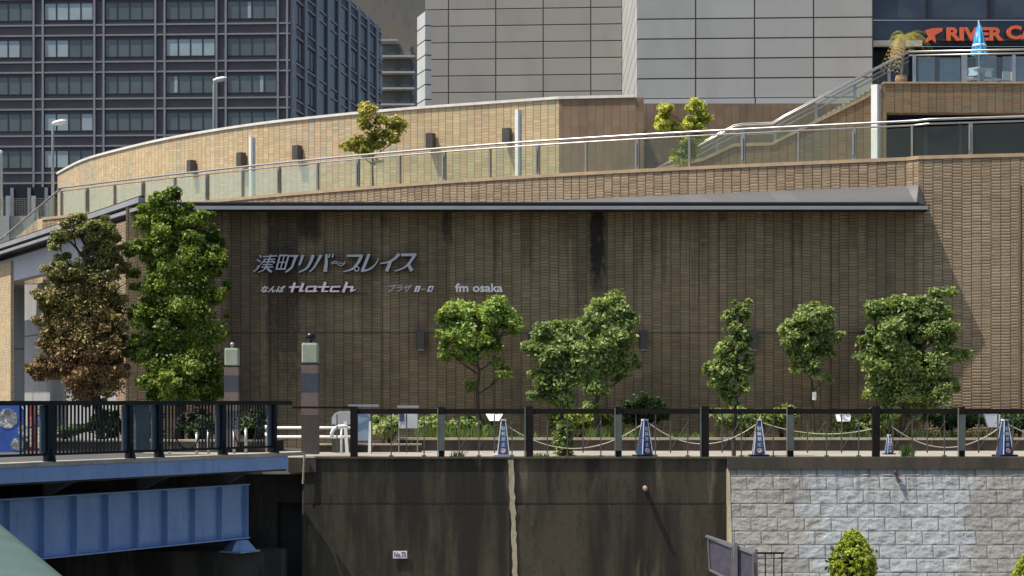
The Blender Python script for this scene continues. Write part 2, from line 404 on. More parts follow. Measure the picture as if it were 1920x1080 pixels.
M['white'] = plain('white_paint', (0.75, 0.76, 0.76), 0.4, 0, 0.05)
M['bark'] = plain('bark', (0.045, 0.034, 0.024), 0.9, 0, 0.35, 6, bump=0.6)
M['bark_pale'] = plain('pale_bark', (0.22, 0.19, 0.14), 0.9, 0, 0.35, 6, bump=0.6)
def bronzeleaf():
    # olive at the top of the tree, rust red lower down
    g = N('leaf_bronze'); ge = g.n('ShaderNodeNewGeometry'); x, y, z = g.sep(ge.outputs['Position'])
    n = g.noise(ge.outputs['Position'], 0.9, 3)
    f = g.math('ADD', g.smooth(z, Z(740, 49.3), Z(430, 49.3)), g.math('MULTIPLY', g.math('SUBTRACT', n, 0.5), 1.5), clamp=True)
    c = g.ramp(f, [(0.0, (0.27, 0.165, 0.07)), (0.35, (0.25, 0.175, 0.065)), (0.6, (0.22, 0.19, 0.055)), (1.0, (0.17, 0.21, 0.045))])
    c = g.mix(ge.outputs['Random Per Island'], c, (0.16, 0.11, 0.04)); c2 = g.mix(0.6, c, g.ramp(f, [(0.0, (0.33, 0.205, 0.085)), (1.0, (0.26, 0.29, 0.07))]))
    g.fin(c2, 0.5); tl = g.n('ShaderNodeBsdfTranslucent'); g.l(c2, tl.inputs[0]); mx = g.n('ShaderNodeMixShader'); mx.inputs[0].default_value = 0.25
    g.l(g.b.outputs[0], mx.inputs[1]); g.l(tl.outputs[0], mx.inputs[2]); g.l(mx.outputs[0], g.out.inputs[0]); return g.m
M['leaf_green'] = leafmat('leaf_deep_green', (0.065, 0.11, 0.015), (0.155, 0.225, 0.03), (0.34, 0.40, 0.075))
M['leaf_fresh'] = leafmat('leaf_fresh_green', (0.12, 0.21, 0.04), (0.25, 0.36, 0.07), (0.46, 0.54, 0.15))
M['leaf_mid'] = leafmat('leaf_mid_green', (0.11, 0.17, 0.05), (0.21, 0.29, 0.085), (0.42, 0.48, 0.18))
M['leaf_brown'] = bronzeleaf()
M['leaf_yellow'] = leafmat('leaf_yellow_green', (0.26, 0.32, 0.05), (0.50, 0.52, 0.09), (0.68, 0.62, 0.18))
M['leaf_olive'] = leafmat('leaf_olive', (0.22, 0.24, 0.04), (0.40, 0.37, 0.08), (0.56, 0.46, 0.14))
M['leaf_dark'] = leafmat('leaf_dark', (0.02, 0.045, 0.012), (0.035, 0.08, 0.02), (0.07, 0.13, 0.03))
M['leaf_conifer'] = leafmat('leaf_conifer', (0.20, 0.26, 0.02), (0.38, 0.44, 0.04), (0.58, 0.60, 0.09), 7.0)
M['leaf_grass'] = leafmat('leaf_grass', (0.07, 0.12, 0.025), (0.12, 0.20, 0.04), (0.22, 0.28, 0.08))

# ------------------------------------------------------------------ foliage
def leaves(name, centres, radii, count, size, mat, parent=None, loc=None, sub=0.33, up=0.5, seed=1, aspect=1.9, droop=0.0, subs=12, kind=None):
    """many small folded leaves set in sub-clumps inside ellipsoid lobes"""
    R = np.random.RandomState(seed)
    if size > 0.07: count = int(count * 1.7); size *= 0.74
    C = np.array([tuple(c) for c in centres], float); Rr = np.array(radii, float)
    if Rr.ndim == 1: Rr = np.stack([Rr, Rr, Rr], 1)
    wgt = (Rr.prod(1)) ** (2 / 3.); wgt /= wgt.sum()
    # sub-clump centres
    K = max(subs * len(C), 4); ki = R.choice(len(C), K, p=wgt)
    d = R.normal(size=(K, 3)); d /= np.linalg.norm(d, axis=1)[:, None]
    sc = C[ki] + d * Rr[ki] * (R.uniform(0.45, 1.0, (K, 1)))
    sr = Rr[ki] * sub * R.uniform(0.6, 1.35, (K, 1))
    si = R.randint(0, K, count)
    off = np.clip(R.normal(size=(count, 3)), -1.9, 1.9) * np.array([0.62, 0.62, 0.42])
    p = sc[si] + off * sr[si]
    out = p - C[ki[si]]; out /= (np.linalg.norm(out, axis=1)[:, None] + 1e-6)
    nrm = out * 0.55 + R.normal(size=(count, 3)) * 0.55 + np.array([0, 0, up]); nrm /= np.linalg.norm(nrm, axis=1)[:, None]
    t = np.cross(nrm, R.normal(size=(count, 3))); t[:, 2] -= droop; t /= np.linalg.norm(t, axis=1)[:, None]
    b = np.cross(nrm, t)
    s = size * R.uniform(0.55, 1.25, (count, 1))
    L = t * s * aspect * 0.5; W = b * s * 0.5; H = nrm * s * 0.18
    v = np.stack([p - L, p + W + H, p + L, p - W + H], 1).reshape(-1, 3)
    og = np.array(origin(parent)) if parent is not None else (np.array(tuple(loc)) if loc is not None else np.zeros(3))
    v = v - og
    me = bpy.data.meshes.new(name)
    i = np.arange(count) * 4
    tri = np.stack([i, i + 1, i + 2, i, i + 2, i + 3], 1).reshape(-1)
    me.vertices.add(count * 4); me.vertices.foreach_set('co', v.astype(np.float32).reshape(-1))
    me.loops.add(count * 6); me.loops.foreach_set('vertex_index', tri.astype(np.int32))
    me.polygons.add(count * 2); me.polygons.foreach_set('loop_start', (np.arange(count * 2) * 3).astype(np.int32))
    me.polygons.foreach_set('loop_total', np.full(count * 2, 3, np.int32))
    me.update(calc_edges=True); me.materials.append(mat)
    o = bpy.data.objects.new(name, me); COL.objects.link(o)
    if parent is not None: o.parent = parent
    elif loc is not None: o.location = Vector(loc)
    return o

def tree(name, base, D, blobs, count, size, mat, label, cat='tree', group=None, tw=0.07, trunk_px=None, seed=1, bark='bark', depth=1.0, **kw):
    """base = (px, world z); blobs = (px, py, radius px) lobes of the crown"""
    bx = X(base[0], D); root = thing(name, (bx, D, base[1]), label, cat, group)
    R = random.Random(seed); cs = []; rs = []
    for (px, py, r) in blobs:
        rm = r / F * D
        c = P(px, py, D); c.y += R.uniform(-0.5, 0.5) * depth * rm
        cs.append(c); rs.append((rm, rm * depth, rm))
    tb = MB(); topz = max(c.z for c in cs); cx = sum(c.x for c in cs) / len(cs)
    tp = X(trunk_px, D) if trunk_px else cx
    h = topz - base[1]
    pts = [Vector((bx, D, base[1] - 0.1))]
    n = 7
    for k in range(1, n + 1):
        f = k / n
        pts.append(Vector((bx + (tp - bx) * f + R.uniform(-1, 1) * 0.04, D + R.uniform(-1, 1) * 0.05, base[1] + h * 0.92 * f)))
    tb.tube(pts, [tw * (1 - 0.8 * k / n) for k in range(n + 1)], 7)
    low = min(c.z for c in cs)
    for c in cs:
        # a limb from the stem to each lobe
        z0 = max(base[1] + 0.3 * h, c.z - 0.6 * abs(c.x - bx) - 0.12)
        z0 = min(z0, base[1] + h * 0.85)
        f = (z0 - base[1]) / (h * 0.92); a = Vector((bx + (tp - bx) * f, D, z0))
        m = (a + c) / 2 + Vector((R.uniform(-.08, .08), R.uniform(-.08, .08), R.uniform(-.1, .05)))
        tb.tube([a, m, c], [tw * 0.38, tw * 0.25, tw * 0.1], 5)
        for q in range(3):
            e = c + Vector((R.uniform(-1, 1), R.uniform(-1, 1), R.uniform(-.5, 1))) * rs[0][0] * 0.8
            tb.tube([m, (m + e) / 2 + Vector((0, 0, .04)), e], [tw * 0.16, tw * 0.1, tw * 0.04], 4)
    tb.build('trunk', M[bark], root)
    leaves('crown', cs, rs, count, size, mat, root, seed=seed, **kw)
    return root

# ------------------------------------------------------------------ setting: ground, pavement, promenade, river
MB().box(-1500, 1500, 45.2, 3000, GZ - 3.0, GZ - 0.012).build('ground', M['asphalt'])['kind'] = 'structure'
MB().box(-9.5, 40, 44.2, 50.0, GZ - 0.4, GZ).build('pavement', M['paving'])['kind'] = 'structure'
MB().box(-60, 60, 38.0, 43.4, CZ - 7.5, CZ - 5.2).build('promenade', M['paving'])['kind'] = 'structure'
def water():
    g = N('river_water'); p = g.pos(); g.bump(g.noise(p, 1.5, 4), 0.4, 0.05)
    g.fin((0.02, 0.03, 0.022), 0.08); return g.m
wm = MB(); wm.add([(-1500, -1500, 0.4), (1500, -1500, 0.4), (1500, 44.5, 0.4), (-1500, 44.5, 0.4)], [(0, 1, 2, 3)])
wm.build('river_water', water())['kind'] = 'structure'

# ------------------------------------------------------------------ river walls
rw = thing('river_wall', (0, 44, CZ - 5.4), 'dark stained concrete river wall below the pavement fence', 'wall')
mb = MB(); mb.wall([(X(570, 44), 44.0), (5.06, 44.0)], CZ - 6.0, GZ - 0.03, 0.6)
mb.build('wall', M['river_conc'], rw)
mb = MB(); mb.box(X(590, 44), 5.06, 43.955, 44.6, GZ - 0.028, GZ + 0.012); mb.build('coping', M['coping_conc'], rw)
mb = MB(); mb.wall([(X(570, 44), 43.965), (X(955, 44), 43.965)], CZ - 6.0, Z(947, 44), 0.03)
mb.wall([(X(966, 44), 43.965), (5.06, 43.965)], CZ - 6.0, Z(947, 44), 0.03)
mb.build('lower_face', M['river_conc'], rw)
# light mortar joint strip, slightly crooked
pts = []; R = random.Random(3)
for k in range(26):
    y = 862 + k * 10; pts.append((958 + 0.0012 * (y - 860) * 30 + R.uniform(-1.2, 1.2), y))
vs = []; fs = []
for i, (px, py) in enumerate(pts):
    wpx = 4.6 + R.uniform(-1, 1)
    for dx, yy in ((-wpx, 43.94), (wpx, 43.94), (wpx, 43.99), (-wpx, 43.99)): vs.append((X(px + dx, 43.95), yy, Z(py, 43.95)))
for i in range(len(pts) - 1):
    for k in range(4):
        fs.append((i * 4 + k, i * 4 + (k + 1) % 4, i * 4 + 4 + (k + 1) % 4, i * 4 + 4 + k))
MB().add(vs, fs).build('mortar_strip', M['mortar_lit_end'], rw)
# drain spout
mb = MB(); mb.tube([P(1209, 914, 44.05), P(1210, 917, 43.74)], 0.055, 12); mb.build('drain_spout', plain('clay_pipe', (0.30, 0.22, 0.15), 0.8), rw, True)
# number plate
pl = MB(); c = P(750, 1040, 43.93); pl.obox(c, (1, 0, 0), 0.165, 0.008, 0.088)
pr = tag(pl.build('number_plate', M['white'], loc=c), 'small white plate reading No.73 on the dark river wall', 'sign')
def text(name, body, c, h, mat, parent=None, shear=0.0, ext=0.01, width=None, loc=None, bold=0.0, rot=None, align='CENTER'):
    cu = bpy.data.curves.new(name, 'FONT'); cu.body = body; cu.size = 1.0; cu.extrude = 0.0; cu.shear = shear; cu.offset = bold
    cu.align_x = align; cu.resolution_u = 3
    o = bpy.data.objects.new('tmp', cu); COL.objects.link(o)
    bpy.context.view_layer.update()
    me0 = bpy.data.meshes.new_from_object(o.evaluated_get(bpy.context.evaluated_depsgraph_get()))
    bpy.data.objects.remove(o)
    vs = np.array([tuple(v.co) for v in me0.vertices]); fs = [tuple(p.vertices) for p in me0.polygons]
    x0, x1 = vs[:, 0].min(), vs[:, 0].max(); y0, y1 = vs[:, 1].min(), vs[:, 1].max()
    s = h / (y1 - y0); sx = s if width is None else width / (x1 - x0)
    c = Vector(c)
    n = len(vs)
    m = rot or Matrix.Identity(3)
    def tr(x, y, d): return c + m @ Vector(((x - (x0 + x1) / 2) * sx, d, (y - (y0 + y1) / 2) * s))
    V = [tr(a[0], a[1], -ext) for a in vs] + [tr(a[0], a[1], ext) for a in vs]
    # boundary edges make the sides
    cnt = {}
    for f in fs:
        for i in range(len(f)):
            e = (f[i], f[(i + 1) % len(f)]); k = (min(e), max(e)); cnt.setdefault(k, []).append(e)
    G = list(fs) + [tuple(i + n for i in reversed(f)) for f in fs]
    for k, l in cnt.items():
        if len(l) == 1: a, b = l[0]; G.append((b, a, a + n, b + n))
    q = MB().add(V, G); bpy.data.meshes.remove(me0)
    return q.build(name, mat, parent, loc=loc)
text('lettering', 'No.73', c + Vector((0, -0.012, 0)), 0.125, plain('plate_ink', (0.02, 0.03, 0.10), 0.6), pr, ext=0.003, width=0.27, bold=0.012)

# battered granite block wall with rock-face relief
def stone_wall():
    g = N('rock_face_granite'); p = g.pos(); x, y, z = g.sep(p)
    uvv, u, v = g.uv()
    rh = 0.315; bw = 0.625
    ri = g.math('FLOOR', g.math('DIVIDE', v, rh)); fv = g.math('FRACT', g.math('DIVIDE', v, rh))
    cu = g.math('ADD', g.math('DIVIDE', u, bw), g.math('MULTIPLY', ri, 0.37)); ci = g.math('FLOOR', cu); fu = g.math('FRACT', cu)
    r = g.wn(g.xyz(ci, ri, 2.0)); r3 = g.wn(g.xyz(ci, ri, 7.0))
    n = g.noise(p, 9.0, 6, 0.7)
    c = g.mix(r, (0.225, 0.225, 0.217), (0.285, 0.282, 0.27))
    # cleaner bluish patch of newer stone in the middle
    un = g.math('ADD', u, g.math('MULTIPLY', g.math('SUBTRACT', r3, 0.5), 0.7))
    a = g.math('MULTIPLY', g.smooth(un, X(1500, 43.6), X(1530, 43.6)), g.smooth(un, X(1800, 43.6), X(1825, 43.6), 1.0, 0.0))
    c = g.mix(g.math('MULTIPLY', a, 0.85), c, g.mix(r, (0.30, 0.335, 0.365), (0.345, 0.375, 0.40)))
    c = g.mix(0.5, c, g.ramp(n, [(0.3, (0.6, 0.6, 0.6)), (0.7, (1.25, 1.25, 1.22))]), 'MULTIPLY')
    e = g.math('MINIMUM', g.math('MULTIPLY', g.math('MINIMUM', fu, g.math('SUBTRACT', 1.0, fu)), bw), g.math('MULTIPLY', g.math('MINIMUM', fv, g.math('SUBTRACT', 1.0, fv)), rh))
    c = g.mix(g.smooth(e, 0.004, 0.016, 0.75, 0.0), c, (0.06, 0.058, 0.05))
    c = g.mix(g.math('MULTIPLY', g.smooth(g.noise(g.scaled(p, 1, 1, .2), 1.7, 5), 0.52, 0.7), 0.4), c, (0.16, 0.15, 0.13))
    drip = g.math('MULTIPLY', g.smooth(g.noise(g.scaled(p, 6, 1, .5), 1.2, 5, .65), 0.5, 0.68), g.smooth(z, CZ - 3.2, GZ - 0.3))
    c = g.mix(g.math('MULTIPLY', drip, 0.55), c, (0.075, 0.07, 0.055))
    c = g.mix(g.math('MULTIPLY', g.smooth(g.noise(p, 3.3, 6, .7), 0.58, 0.7), 0.35), c, (0.12, 0.125, 0.09))
    g.bump(g.noise(p, 22.0, 5, 0.7), 0.5, 0.02)
    return g.fin(c, 0.85)
from mathutils import noise as mnoise
x0, x1, zt, zb = 5.06, 26.0, GZ - 0.26, CZ - 5.25
nx, nz = 820, 190; bat = 0.27
us = np.concatenate([np.linspace(x0, 12.6, 640), np.linspace(12.64, x1, 180)]); vsz = np.linspace(zt, zb, nz)
U, V2 = np.meshgrid(us, vsz)
ri = np.floor(V2 / 0.315); fv = V2 / 0.315 - ri; cu = U / 0.625 + ri * 0.37; ci = np.floor(cu); fu = cu - ci
e = np.minimum(np.minimum(fu, 1 - fu) * 0.625, np.minimum(fv, 1 - fv) * 0.315)
edge = np.clip(e / 0.035, 0, 1) ** 0.6
hsh = (np.sin(ci * 12.9898 + ri * 78.233) * 43758.5453) % 1.0; h2 = (np.sin(ci * 39.3 + ri * 11.13) * 24634.63) % 1.0
nzv = np.array([mnoise.fractal(Vector((a * 4.5, b * 6.5, 0.3)), 1.0, 2.1, 4) for a, b in zip(U.ravel(), V2.ravel())]).reshape(U.shape)
topmask = np.clip((zt - V2) / 0.14, 0, 1)
H = edge * (0.008 + 0.006 * hsh + (fu - .5) * (h2 - .5) * 0.016 + (0.019 * nzv)) * np.where(zt - V2 < 0.12, 0.15, 1)
Y = 43.93 - (zt - V2) * bat - H
mb = MB(); mb.v = list(zip(U.ravel().tolist(), Y.ravel().tolist(), V2.ravel().tolist()))
for j in range(nz - 1):
    for i in range(len(us) - 1):
        a = j * len(us) + i
        mb.uv[len(mb.f)] = [(us[i], vsz[j]), (us[i], vsz[j + 1]), (us[i + 1], vsz[j + 1]), (us[i + 1], vsz[j])]
        mb.f.append((a, a + len(us), a + len(us) + 1, a + 1))
sw = thing('granite_wall', (5.06, 43.9, CZ - 5.2), 'pale granite block wall with rough rock faces under the fence', 'wall')
mb.build('wall', stone_wall(), sw)
mb = MB()
mb.add([(5.055, 44.3, zt), (5.055, 43.90, zt), (5.055, 43.90 - bat * (zt - zb), zb), (5.055, 44.3, zb), (5.12, 44.3, zt), (5.12, 43.90, zt), (5.12, 43.90 - bat * (zt - zb), zb), (5.12, 44.3, zb)],
       [(0, 1, 2, 3), (4, 7, 6, 5), (1, 5, 6, 2), (0, 4, 5, 1)])
mb.build('end_face', M['mortar_lit_end'], sw)  # pale colour stands in for sunlight on the granite's left-facing end
mb = MB(); mb.box(5.07, 26, 43.86, 44.6, GZ - 0.262, GZ + 0.012); mb.build('coping', M['coping_conc'], sw)

# ------------------------------------------------------------------ bridge
FA = Vector((-5.15, 42.9)); BD = Vector((-0.50, -0.866)).normalized(); BN = Vector((-0.866, 0.5)).normalized()
def BP(t, off, z): q = FA + BD * t + BN * off; return Vector((q.x, q.y, z))
br = thing('road_bridge', (-5.6, 42.9, CZ - 3.2), 'blue steel plate girder bridge meeting the dark river wall', 'bridge')
def bbox(mb, t0, t1, o0, o1, z0, z1):
    vs = [BP(t, o, z) for z in (z0, z1) for o in (o0, o1) for t in (t0, t1)]
    return mb.add(vs, [(0, 1, 3, 2), (4, 6, 7, 5), (0, 4, 5, 1), (2, 3, 7, 6), (0, 2, 6, 4), (1, 5, 7, 3)])
TE = 34.0
bbox(MB(), 0, TE, 0.0, 0.035, CZ - 1.56, CZ - 1.265).build('fascia_beam', M['blue'], br)
bbox(MB(), -0.6, TE, -0.02, 0.42, CZ - 1.262, CZ - 1.18).build('kerb', M['deck_conc'], br)
bbox(MB(), -0.6, TE, 0.45, 13.6, CZ - 1.50, CZ - 1.275).build('deck_slab', M['asphalt'], br)
mb = MB(); bbox(mb, 0.02, TE, 0.04, 13.9, CZ - 1.60, CZ - 1.52); mb.build('soffit', M['abut_conc'], br)
for off in (0.9, 4.3, 7.7, 11.1):
    gm = MB(); bbox(gm, 0.45, TE, off, off + 0.02, CZ - 3.12, CZ - (1.93 if off < 1 else 2.3))
    gd = gm.build('girder', M['blue'], br)
    fl = MB(); bbox(fl, 0.45, TE, off - 0.16, off + 0.18, CZ - 3.15, CZ - 3.122); bbox(fl, 0.45, TE, off - 0.16, off + 0.18, CZ - (1.93 if off < 1 else 2.3), CZ - (1.90 if off < 1 else 2.27))
    fl.build('flange', M['blue'], gd)
    t = 0.5
    while t < (14 if off < 1 else 1):
        st = MB(); bbox(st, t, t + 0.022, off - 0.15, off - 0.001, CZ - 3.12, CZ - 1.93); t += 0.93
        st.build('stiffener', M['blue'], gd)
brk_grey = plain('bracket_grey_steel', (0.10, 0.11, 0.13), 0.7)  # dark grey steel of the deck brackets
for t in np.arange(1.2, 16, 2.79):
    a = [BP(t, 0.05, CZ - 1.58), BP(t, 1.0, CZ - 1.58), BP(t, 1.0, CZ - 1.90), BP(t, 0.75, CZ - 1.86), BP(t, 0.4, CZ - 1.70)]
    brk = MB(); brk.prism(a, (BD.x * 0.03, BD.y * 0.03, 0)); brk.build('bracket', brk_grey, br)
sh = MB()
sh.frustum(BP(0.62, 0.9, CZ - 3.42), 0.30, 0.14, 0.24, 0.5); sh.obox(BP(0.62, 0.9, CZ - 3.44), (BD.x, BD.y, 0), 0.36, 0.3, 0.02)
sh.build('bearing', M['blue'], br)
ab = thing('bridge_abutment', (-7.5, 43.5, CZ - 6), 'dark concrete abutment and ledge under the blue bridge end', 'abutment')
mb = MB(); mb.wall([(X(350, 44.4) - 8, 44.45), (X(519, 44.4), 44.45)], CZ - 6.0, GZ - 0.36, 0.8)
mb.wall([(X(566, 44.0), 44.03), (X(573, 44.0), 44.0)], CZ - 6.0, GZ - 0.1, 1.4)
mb.wall([(X(519, 44.4), 44.45), (X(565, 44.2), 44.3)], Z(942, 44.4), GZ - 0.1, 0.8)
mb.wall([(X(500, 46), 46.2), (X(600, 46), 46.2)], CZ - 6, GZ - 0.5, 0.3)
mb.build('wall', M['abut_conc'], ab)
mb = MB(); mb.box(X(330, 43.4) - 8, X(531, 43.4), 43.1, 44.44, CZ - 6.0, CZ - 3.47); mb.build('ledge', M['abut_conc'], ab)
mb = MB(); mb.tube([P(571, 850, 43.9), P(568, 907, 43.9)], 0.025, 8); mb.build('drain_pipe', M['mortar_lit_end'], ab)
mb = MB(); mb.box(X(540, 43.9), X(592, 43.9), 43.96, 46.0, GZ - 0.35, GZ - 0.004); mb.build('kerb_stone', M['coping_conc'], ab)

# bridge railing
def bridge_rail():
    r = thing('bridge_railing', BP(0, 0.1, CZ - 1.18), 'blue black bridge railing with ring shaped openings between bars', 'railing')
    z1 = CZ; z0 = CZ - 1.02
    o = 0.14
    m = MB(); m.bar(BP(-0.25, o, z1 - 0.04), BP(20, o, z1 - 0.04), 0.16, 0.09); m.build('top_rail', M['black_blue'], r)
    m = MB(); m.bar(BP(0.3, o, z0 - 0.02), BP(20, o, z0 - 0.02), 0.05, 0.05); m.build('bottom_rail', M['black_blue'], r)
    posts = [0.4, 2.25, 4.35, 5.25, 7.55, 9.8, 12.1, 14.4]
    for i, t in enumerate(posts):
        m = MB(); wd = 0.20 if i in (4,) else 0.11
        bbox(m, t - wd / 2, t + wd / 2, o - 0.09, o + 0.05, CZ - 1.18, z1 - 0.085)
        # flared foot bracket
        m.prism([BP(t - 0.02, o - 0.09, CZ - 1.18), BP(t - 0.02, o - 0.19, CZ - 1.18), BP(t - 0.02, o - 0.09, CZ - 0.86)], (BD.x * .04, BD.y * .04, 0))
        m.build('post', M['black_blue'], r)
        m = MB(); bbox(m, t + wd / 2 + 0.001, t + wd / 2 + 0.13, o - 0.02, o + 0.02, z0 + 0.01, z1 - 0.09); m.build('side_plate', M['slate_blue'], r)
    m = MB(); bbox(m, 4.62, 5.05, o - 0.03, o + 0.03, z0 + 0.01, z1 - 0.09); m.build('solid_panel', M['slate_blue'], r)
    for a, b in ((0.66, 2.14), (2.5, 4.25), (5.5, 7.4), (7.82, 8.35)):
        n = int((b - a) / 0.105); cx = (a + b) / 2; cz = z0 + 0.40; R_ = 0.40
        ring = a < 5
        for i in range(n):
            t = a + (i + .5) * (b - a) / n
            d = t - cx; k = MB()
            if ring and abs(d) < R_:
                h = math.sqrt(R_ * R_ - d * d)
                k.bar(BP(t, o, z1 - 0.08), BP(t, o, cz + h), 0.022, 0.022)
                if cz - h > z0 + 0.02: k.bar(BP(t, o, cz - h), BP(t, o, z0), 0.022, 0.022)
            else:
                k.bar(BP(t, o, z1 - 0.08), BP(t, o, z0), 0.038, 0.03)
            k.build('baluster', M['black_blue'], r)
        if ring:
            k = MB(); k.tube([BP(cx + R_ * math.cos(q), o, cz + R_ * math.sin(q)) for q in np.linspace(0, 2 * math.pi, 33)], 0.016, 6, False); k.build('ring', M['black_blue'], r)
            k = MB()
            for q in np.linspace(0.15, math.pi - 0.15, 12):
                k.lathe(BP(cx + (R_ + 0.0) * math.cos(q), o - 0.02, cz + (R_ + 0.0) * math.sin(q) - 0.012), [(0.0, 0), (0.013, 0.004), (0.013, 0.02), (0, 0.026)], 6)
            k.build('bar_end_glint', M['steel'], r)  # pale dots stand in for light caught on the bar ends
    return r
bridge_rail()
fr = thing('bridge_railing', BP(0, 12.9, CZ - 1.18), 'farther railing of the blue bridge, seen between the near bars', 'railing')
m = MB(); m.bar(BP(-4, 12.9, CZ - 0.12), BP(12, 12.9, CZ - 0.12), 0.1, 0.06); m.build('top_rail', M['black_blue'], fr)
m = MB(); m.bar(BP(-4, 12.9, CZ - 1.05), BP(12, 12.9, CZ - 1.05), 0.05, 0.05); m.build('bottom_rail', M['black_blue'], fr)
for t in np.arange(-4, 12, 0.25):
    k = MB(); k.bar(BP(t, 12.9, CZ - 0.15), BP(t, 12.9, CZ - 1.18), 0.03, 0.03); k.build('baluster', M['black_blue'], fr)

# near teal handrail in the corner of the picture
tr = thing('handrail', (-0.45, 1.4, CZ - 0.35), 'pale teal painted rail close by, cutting off the lower corner beneath the bridge', 'handrail')
a = P(0, 978, 1.55); b = P(125, 1081, 1.20)
pts3 = [a + (a - b) * 3, a, b, b + (b - a) * 0.8]
m = MB(); prof = [(0.0, -0.002), (-0.006, 0.0), (-0.03, 0.006), (-0.3, 0.012), (-0.3, -0.06), (0.004, -0.06), (0.004, -0.012)]
for q in pts3:
    for (dx, dz) in prof: m.v.append((q.x + dx, q.y + dx * 0.25, q.z + dz))
n = len(prof)
for i in range(len(pts3) - 1):
    for j in range(n):
        m.f.append((i * n + j, i * n + (j + 1) % n, (i + 1) * n + (j + 1) % n, (i + 1) * n + j))
m.build('rail', plain('teal_paint', (0.045, 0.088, 0.076), 0.8, 0, 0.12, 9.0, bump=0.15), tr, True)

# ------------------------------------------------------------------ river fence
def river_fence():
    D = 44.12
    r = thing('pavement_fence', (0, D, GZ), 'dark metal fence with posts and thin bars along the river edge', 'fence')
    zt = Z(769, D)
    m = MB(); m.box(X(548, D), X(664, D), D - 0.03, D + 0.03, Z(766, D), Z(762, D))
    m.box(X(664, D), X(2150, D), D - 0.035, D + 0.035, Z(776, D), Z(766.5, D)); m.build('top_rail', M['dark_frame'], r)
    post_px = [664, 828, 993, 1160, 1322, 1482, 1642, 1803, 1963]
    for i, px in enumerate(post_px):
        x = X(px, D); m = MB()
        if i % 2 == 0:
            m.box(x - 0.085, x + 0.085, D - 0.09, D + 0.05, GZ, Z(762, D)); m.build('post', M['dark_frame'], r)
            if i in (2, 4): m = MB(); m.box(x - 0.125, x - 0.09, D - 0.10, D - 0.04, GZ, Z(763, D)); m.build('edge_strip', M['green_frame'], r)
        else:
            m.box(x - 0.07, x + 0.07, D - 0.05, D + 0.05, GZ + 0.012, Z(763, D)); p = m.build('post', M['dark_frame'], r)
            m = MB(); m.box(x - 0.075, x + 0.075, D - 0.075, D - 0.051, GZ + 0.16, Z(777, D)); m.build('face_plate', M['green_frame'], p)
            m = MB(); m.box(x - 0.098, x - 0.078, D - 0.08, D - 0.02, GZ + 0.012, Z(765, D)); m.build('edge_strip', M['steel_dull'], p)
    allp = [600] + post_px
    for a, b in zip(allp[:-1], allp[1:]):
        n = 4 if a > 610 else 1
        for k in range(1, n + 1):
            px = a + (b - a) * k / (n + 1.0) + (4 if k == 2 else 0)
            m = MB(); lo = Z(846, D) if k % 2 else GZ + 0.012
            m.box(X(px, D) - 0.014, X(px, D) + 0.014, D - 0.012, D + 0.012, lo, Z(777, D))
            if k % 2: m.frustum((X(px, D), D, lo - 0.05), 0.003, 0.02, 0.05)
            else: m.box(X(px, D) - 0.05, X(px, D) + 0.05, D - 0.05, D + 0.05, GZ + 0.012, GZ + 0.05)
            m.build('bar', M['bar_metal'], r)
            if n > 1 and k < 4:
                q = MB(); q.tube([P(px, 842, D), P(px + 34 * (1 if k % 2 else .6), 790, D - 0.02)], 0.006, 5)
                q.build('brace', M['bar_metal'], r)
    return r
river_fence()

# cones with rope between them
cone_blue = plain('cone_blue', (0.022, 0.055, 0.17), 0.5, 0, 0.35, 14); cone_white = plain('cone_white', (0.62, 0.66, 0.72), 0.5)
cone_ink = plain('cone_print', (0.50, 0.56, 0.70), 0.6); cone_red = plain('cone_red', (0.45, 0.08, 0.08), 0.6)
def make_cone(label, basemat, c, ry):
    r = thing('sign_cone', c, label, 'cone', 'blue sign cones roped along the fence')
    h = 0.86; c = Vector(c)
    m = MB(); m.box(c.x - 0.23, c.x + 0.23, c.y - 0.2, c.y + 0.2, c.z, c.z + 0.055); m.build('base', basemat, r)
    m = MB(); m.frustum(c + Vector((0, 0, 0.055)), 0.145, 0.050, h - 0.055); b = m.build('body', cone_blue, r)
    m = MB(); m.box(c.x - 0.065, c.x + 0.065, c.y - 0.065, c.y + 0.065, c.z + h, c.z + h + 0.04); m.build('cap', cone_white, r)
    # white edges along the four arrises
    m = MB()
    for i, j in ((-1, -1), (1, -1), (1, 1), (-1, 1)):
        m.tube([c + Vector((i * 0.142, j * 0.142, 0.056)), c + Vector((i * 0.049, j * 0.049, h))], 0.013, 5)
    m.build('edge_trim', cone_white, r)
    tilt = math.atan2(0.1, h - 0.055)
    rot = Matrix.Rotation(-tilt, 3, 'X')
    def face(z, out=0.004): f = (z - 0.055) / (h - 0.055); return c + Vector((0, -(0.145 - 0.095 * f) - out, z))
    for i, ch in enumerate('駐輪禁止'):
        text('lettering', ch, face(0.68 - i * 0.125), 0.10, cone_ink, b, ext=0.002, rot=rot, bold=0.01)
    m = MB(); q = face(0.15, 0.006)
    m.tube([q + rot @ Vector((0, 0.003, 0)), q + rot @ Vector((0, -0.003, 0))], 0.062, 20); d = m.build('roundel', cone_white, b)
    m = MB(); ring = [q + rot @ Vector((0.05 * math.cos(t), -0.004, 0.05 * math.sin(t))) for t in np.linspace(0, 2 * math.pi, 21)]
    m.tube(ring, 0.007, 5, False); m.tube([q + rot @ Vector((-0.035, -0.005, 0.035)), q + rot @ Vector((0.035, -0.005, -0.035))], 0.006, 5); m.build('prohibition_ring', cone_red, d)
    return r
CD = 44.5
dark_rubber = plain('black_rubber', (0.015, 0.015, 0.016), 0.8)
k1 = make_cone('blue and white sign cone on a white base, just before the wide black fence post', M['white'], (X(944, CD), CD, GZ), 0)
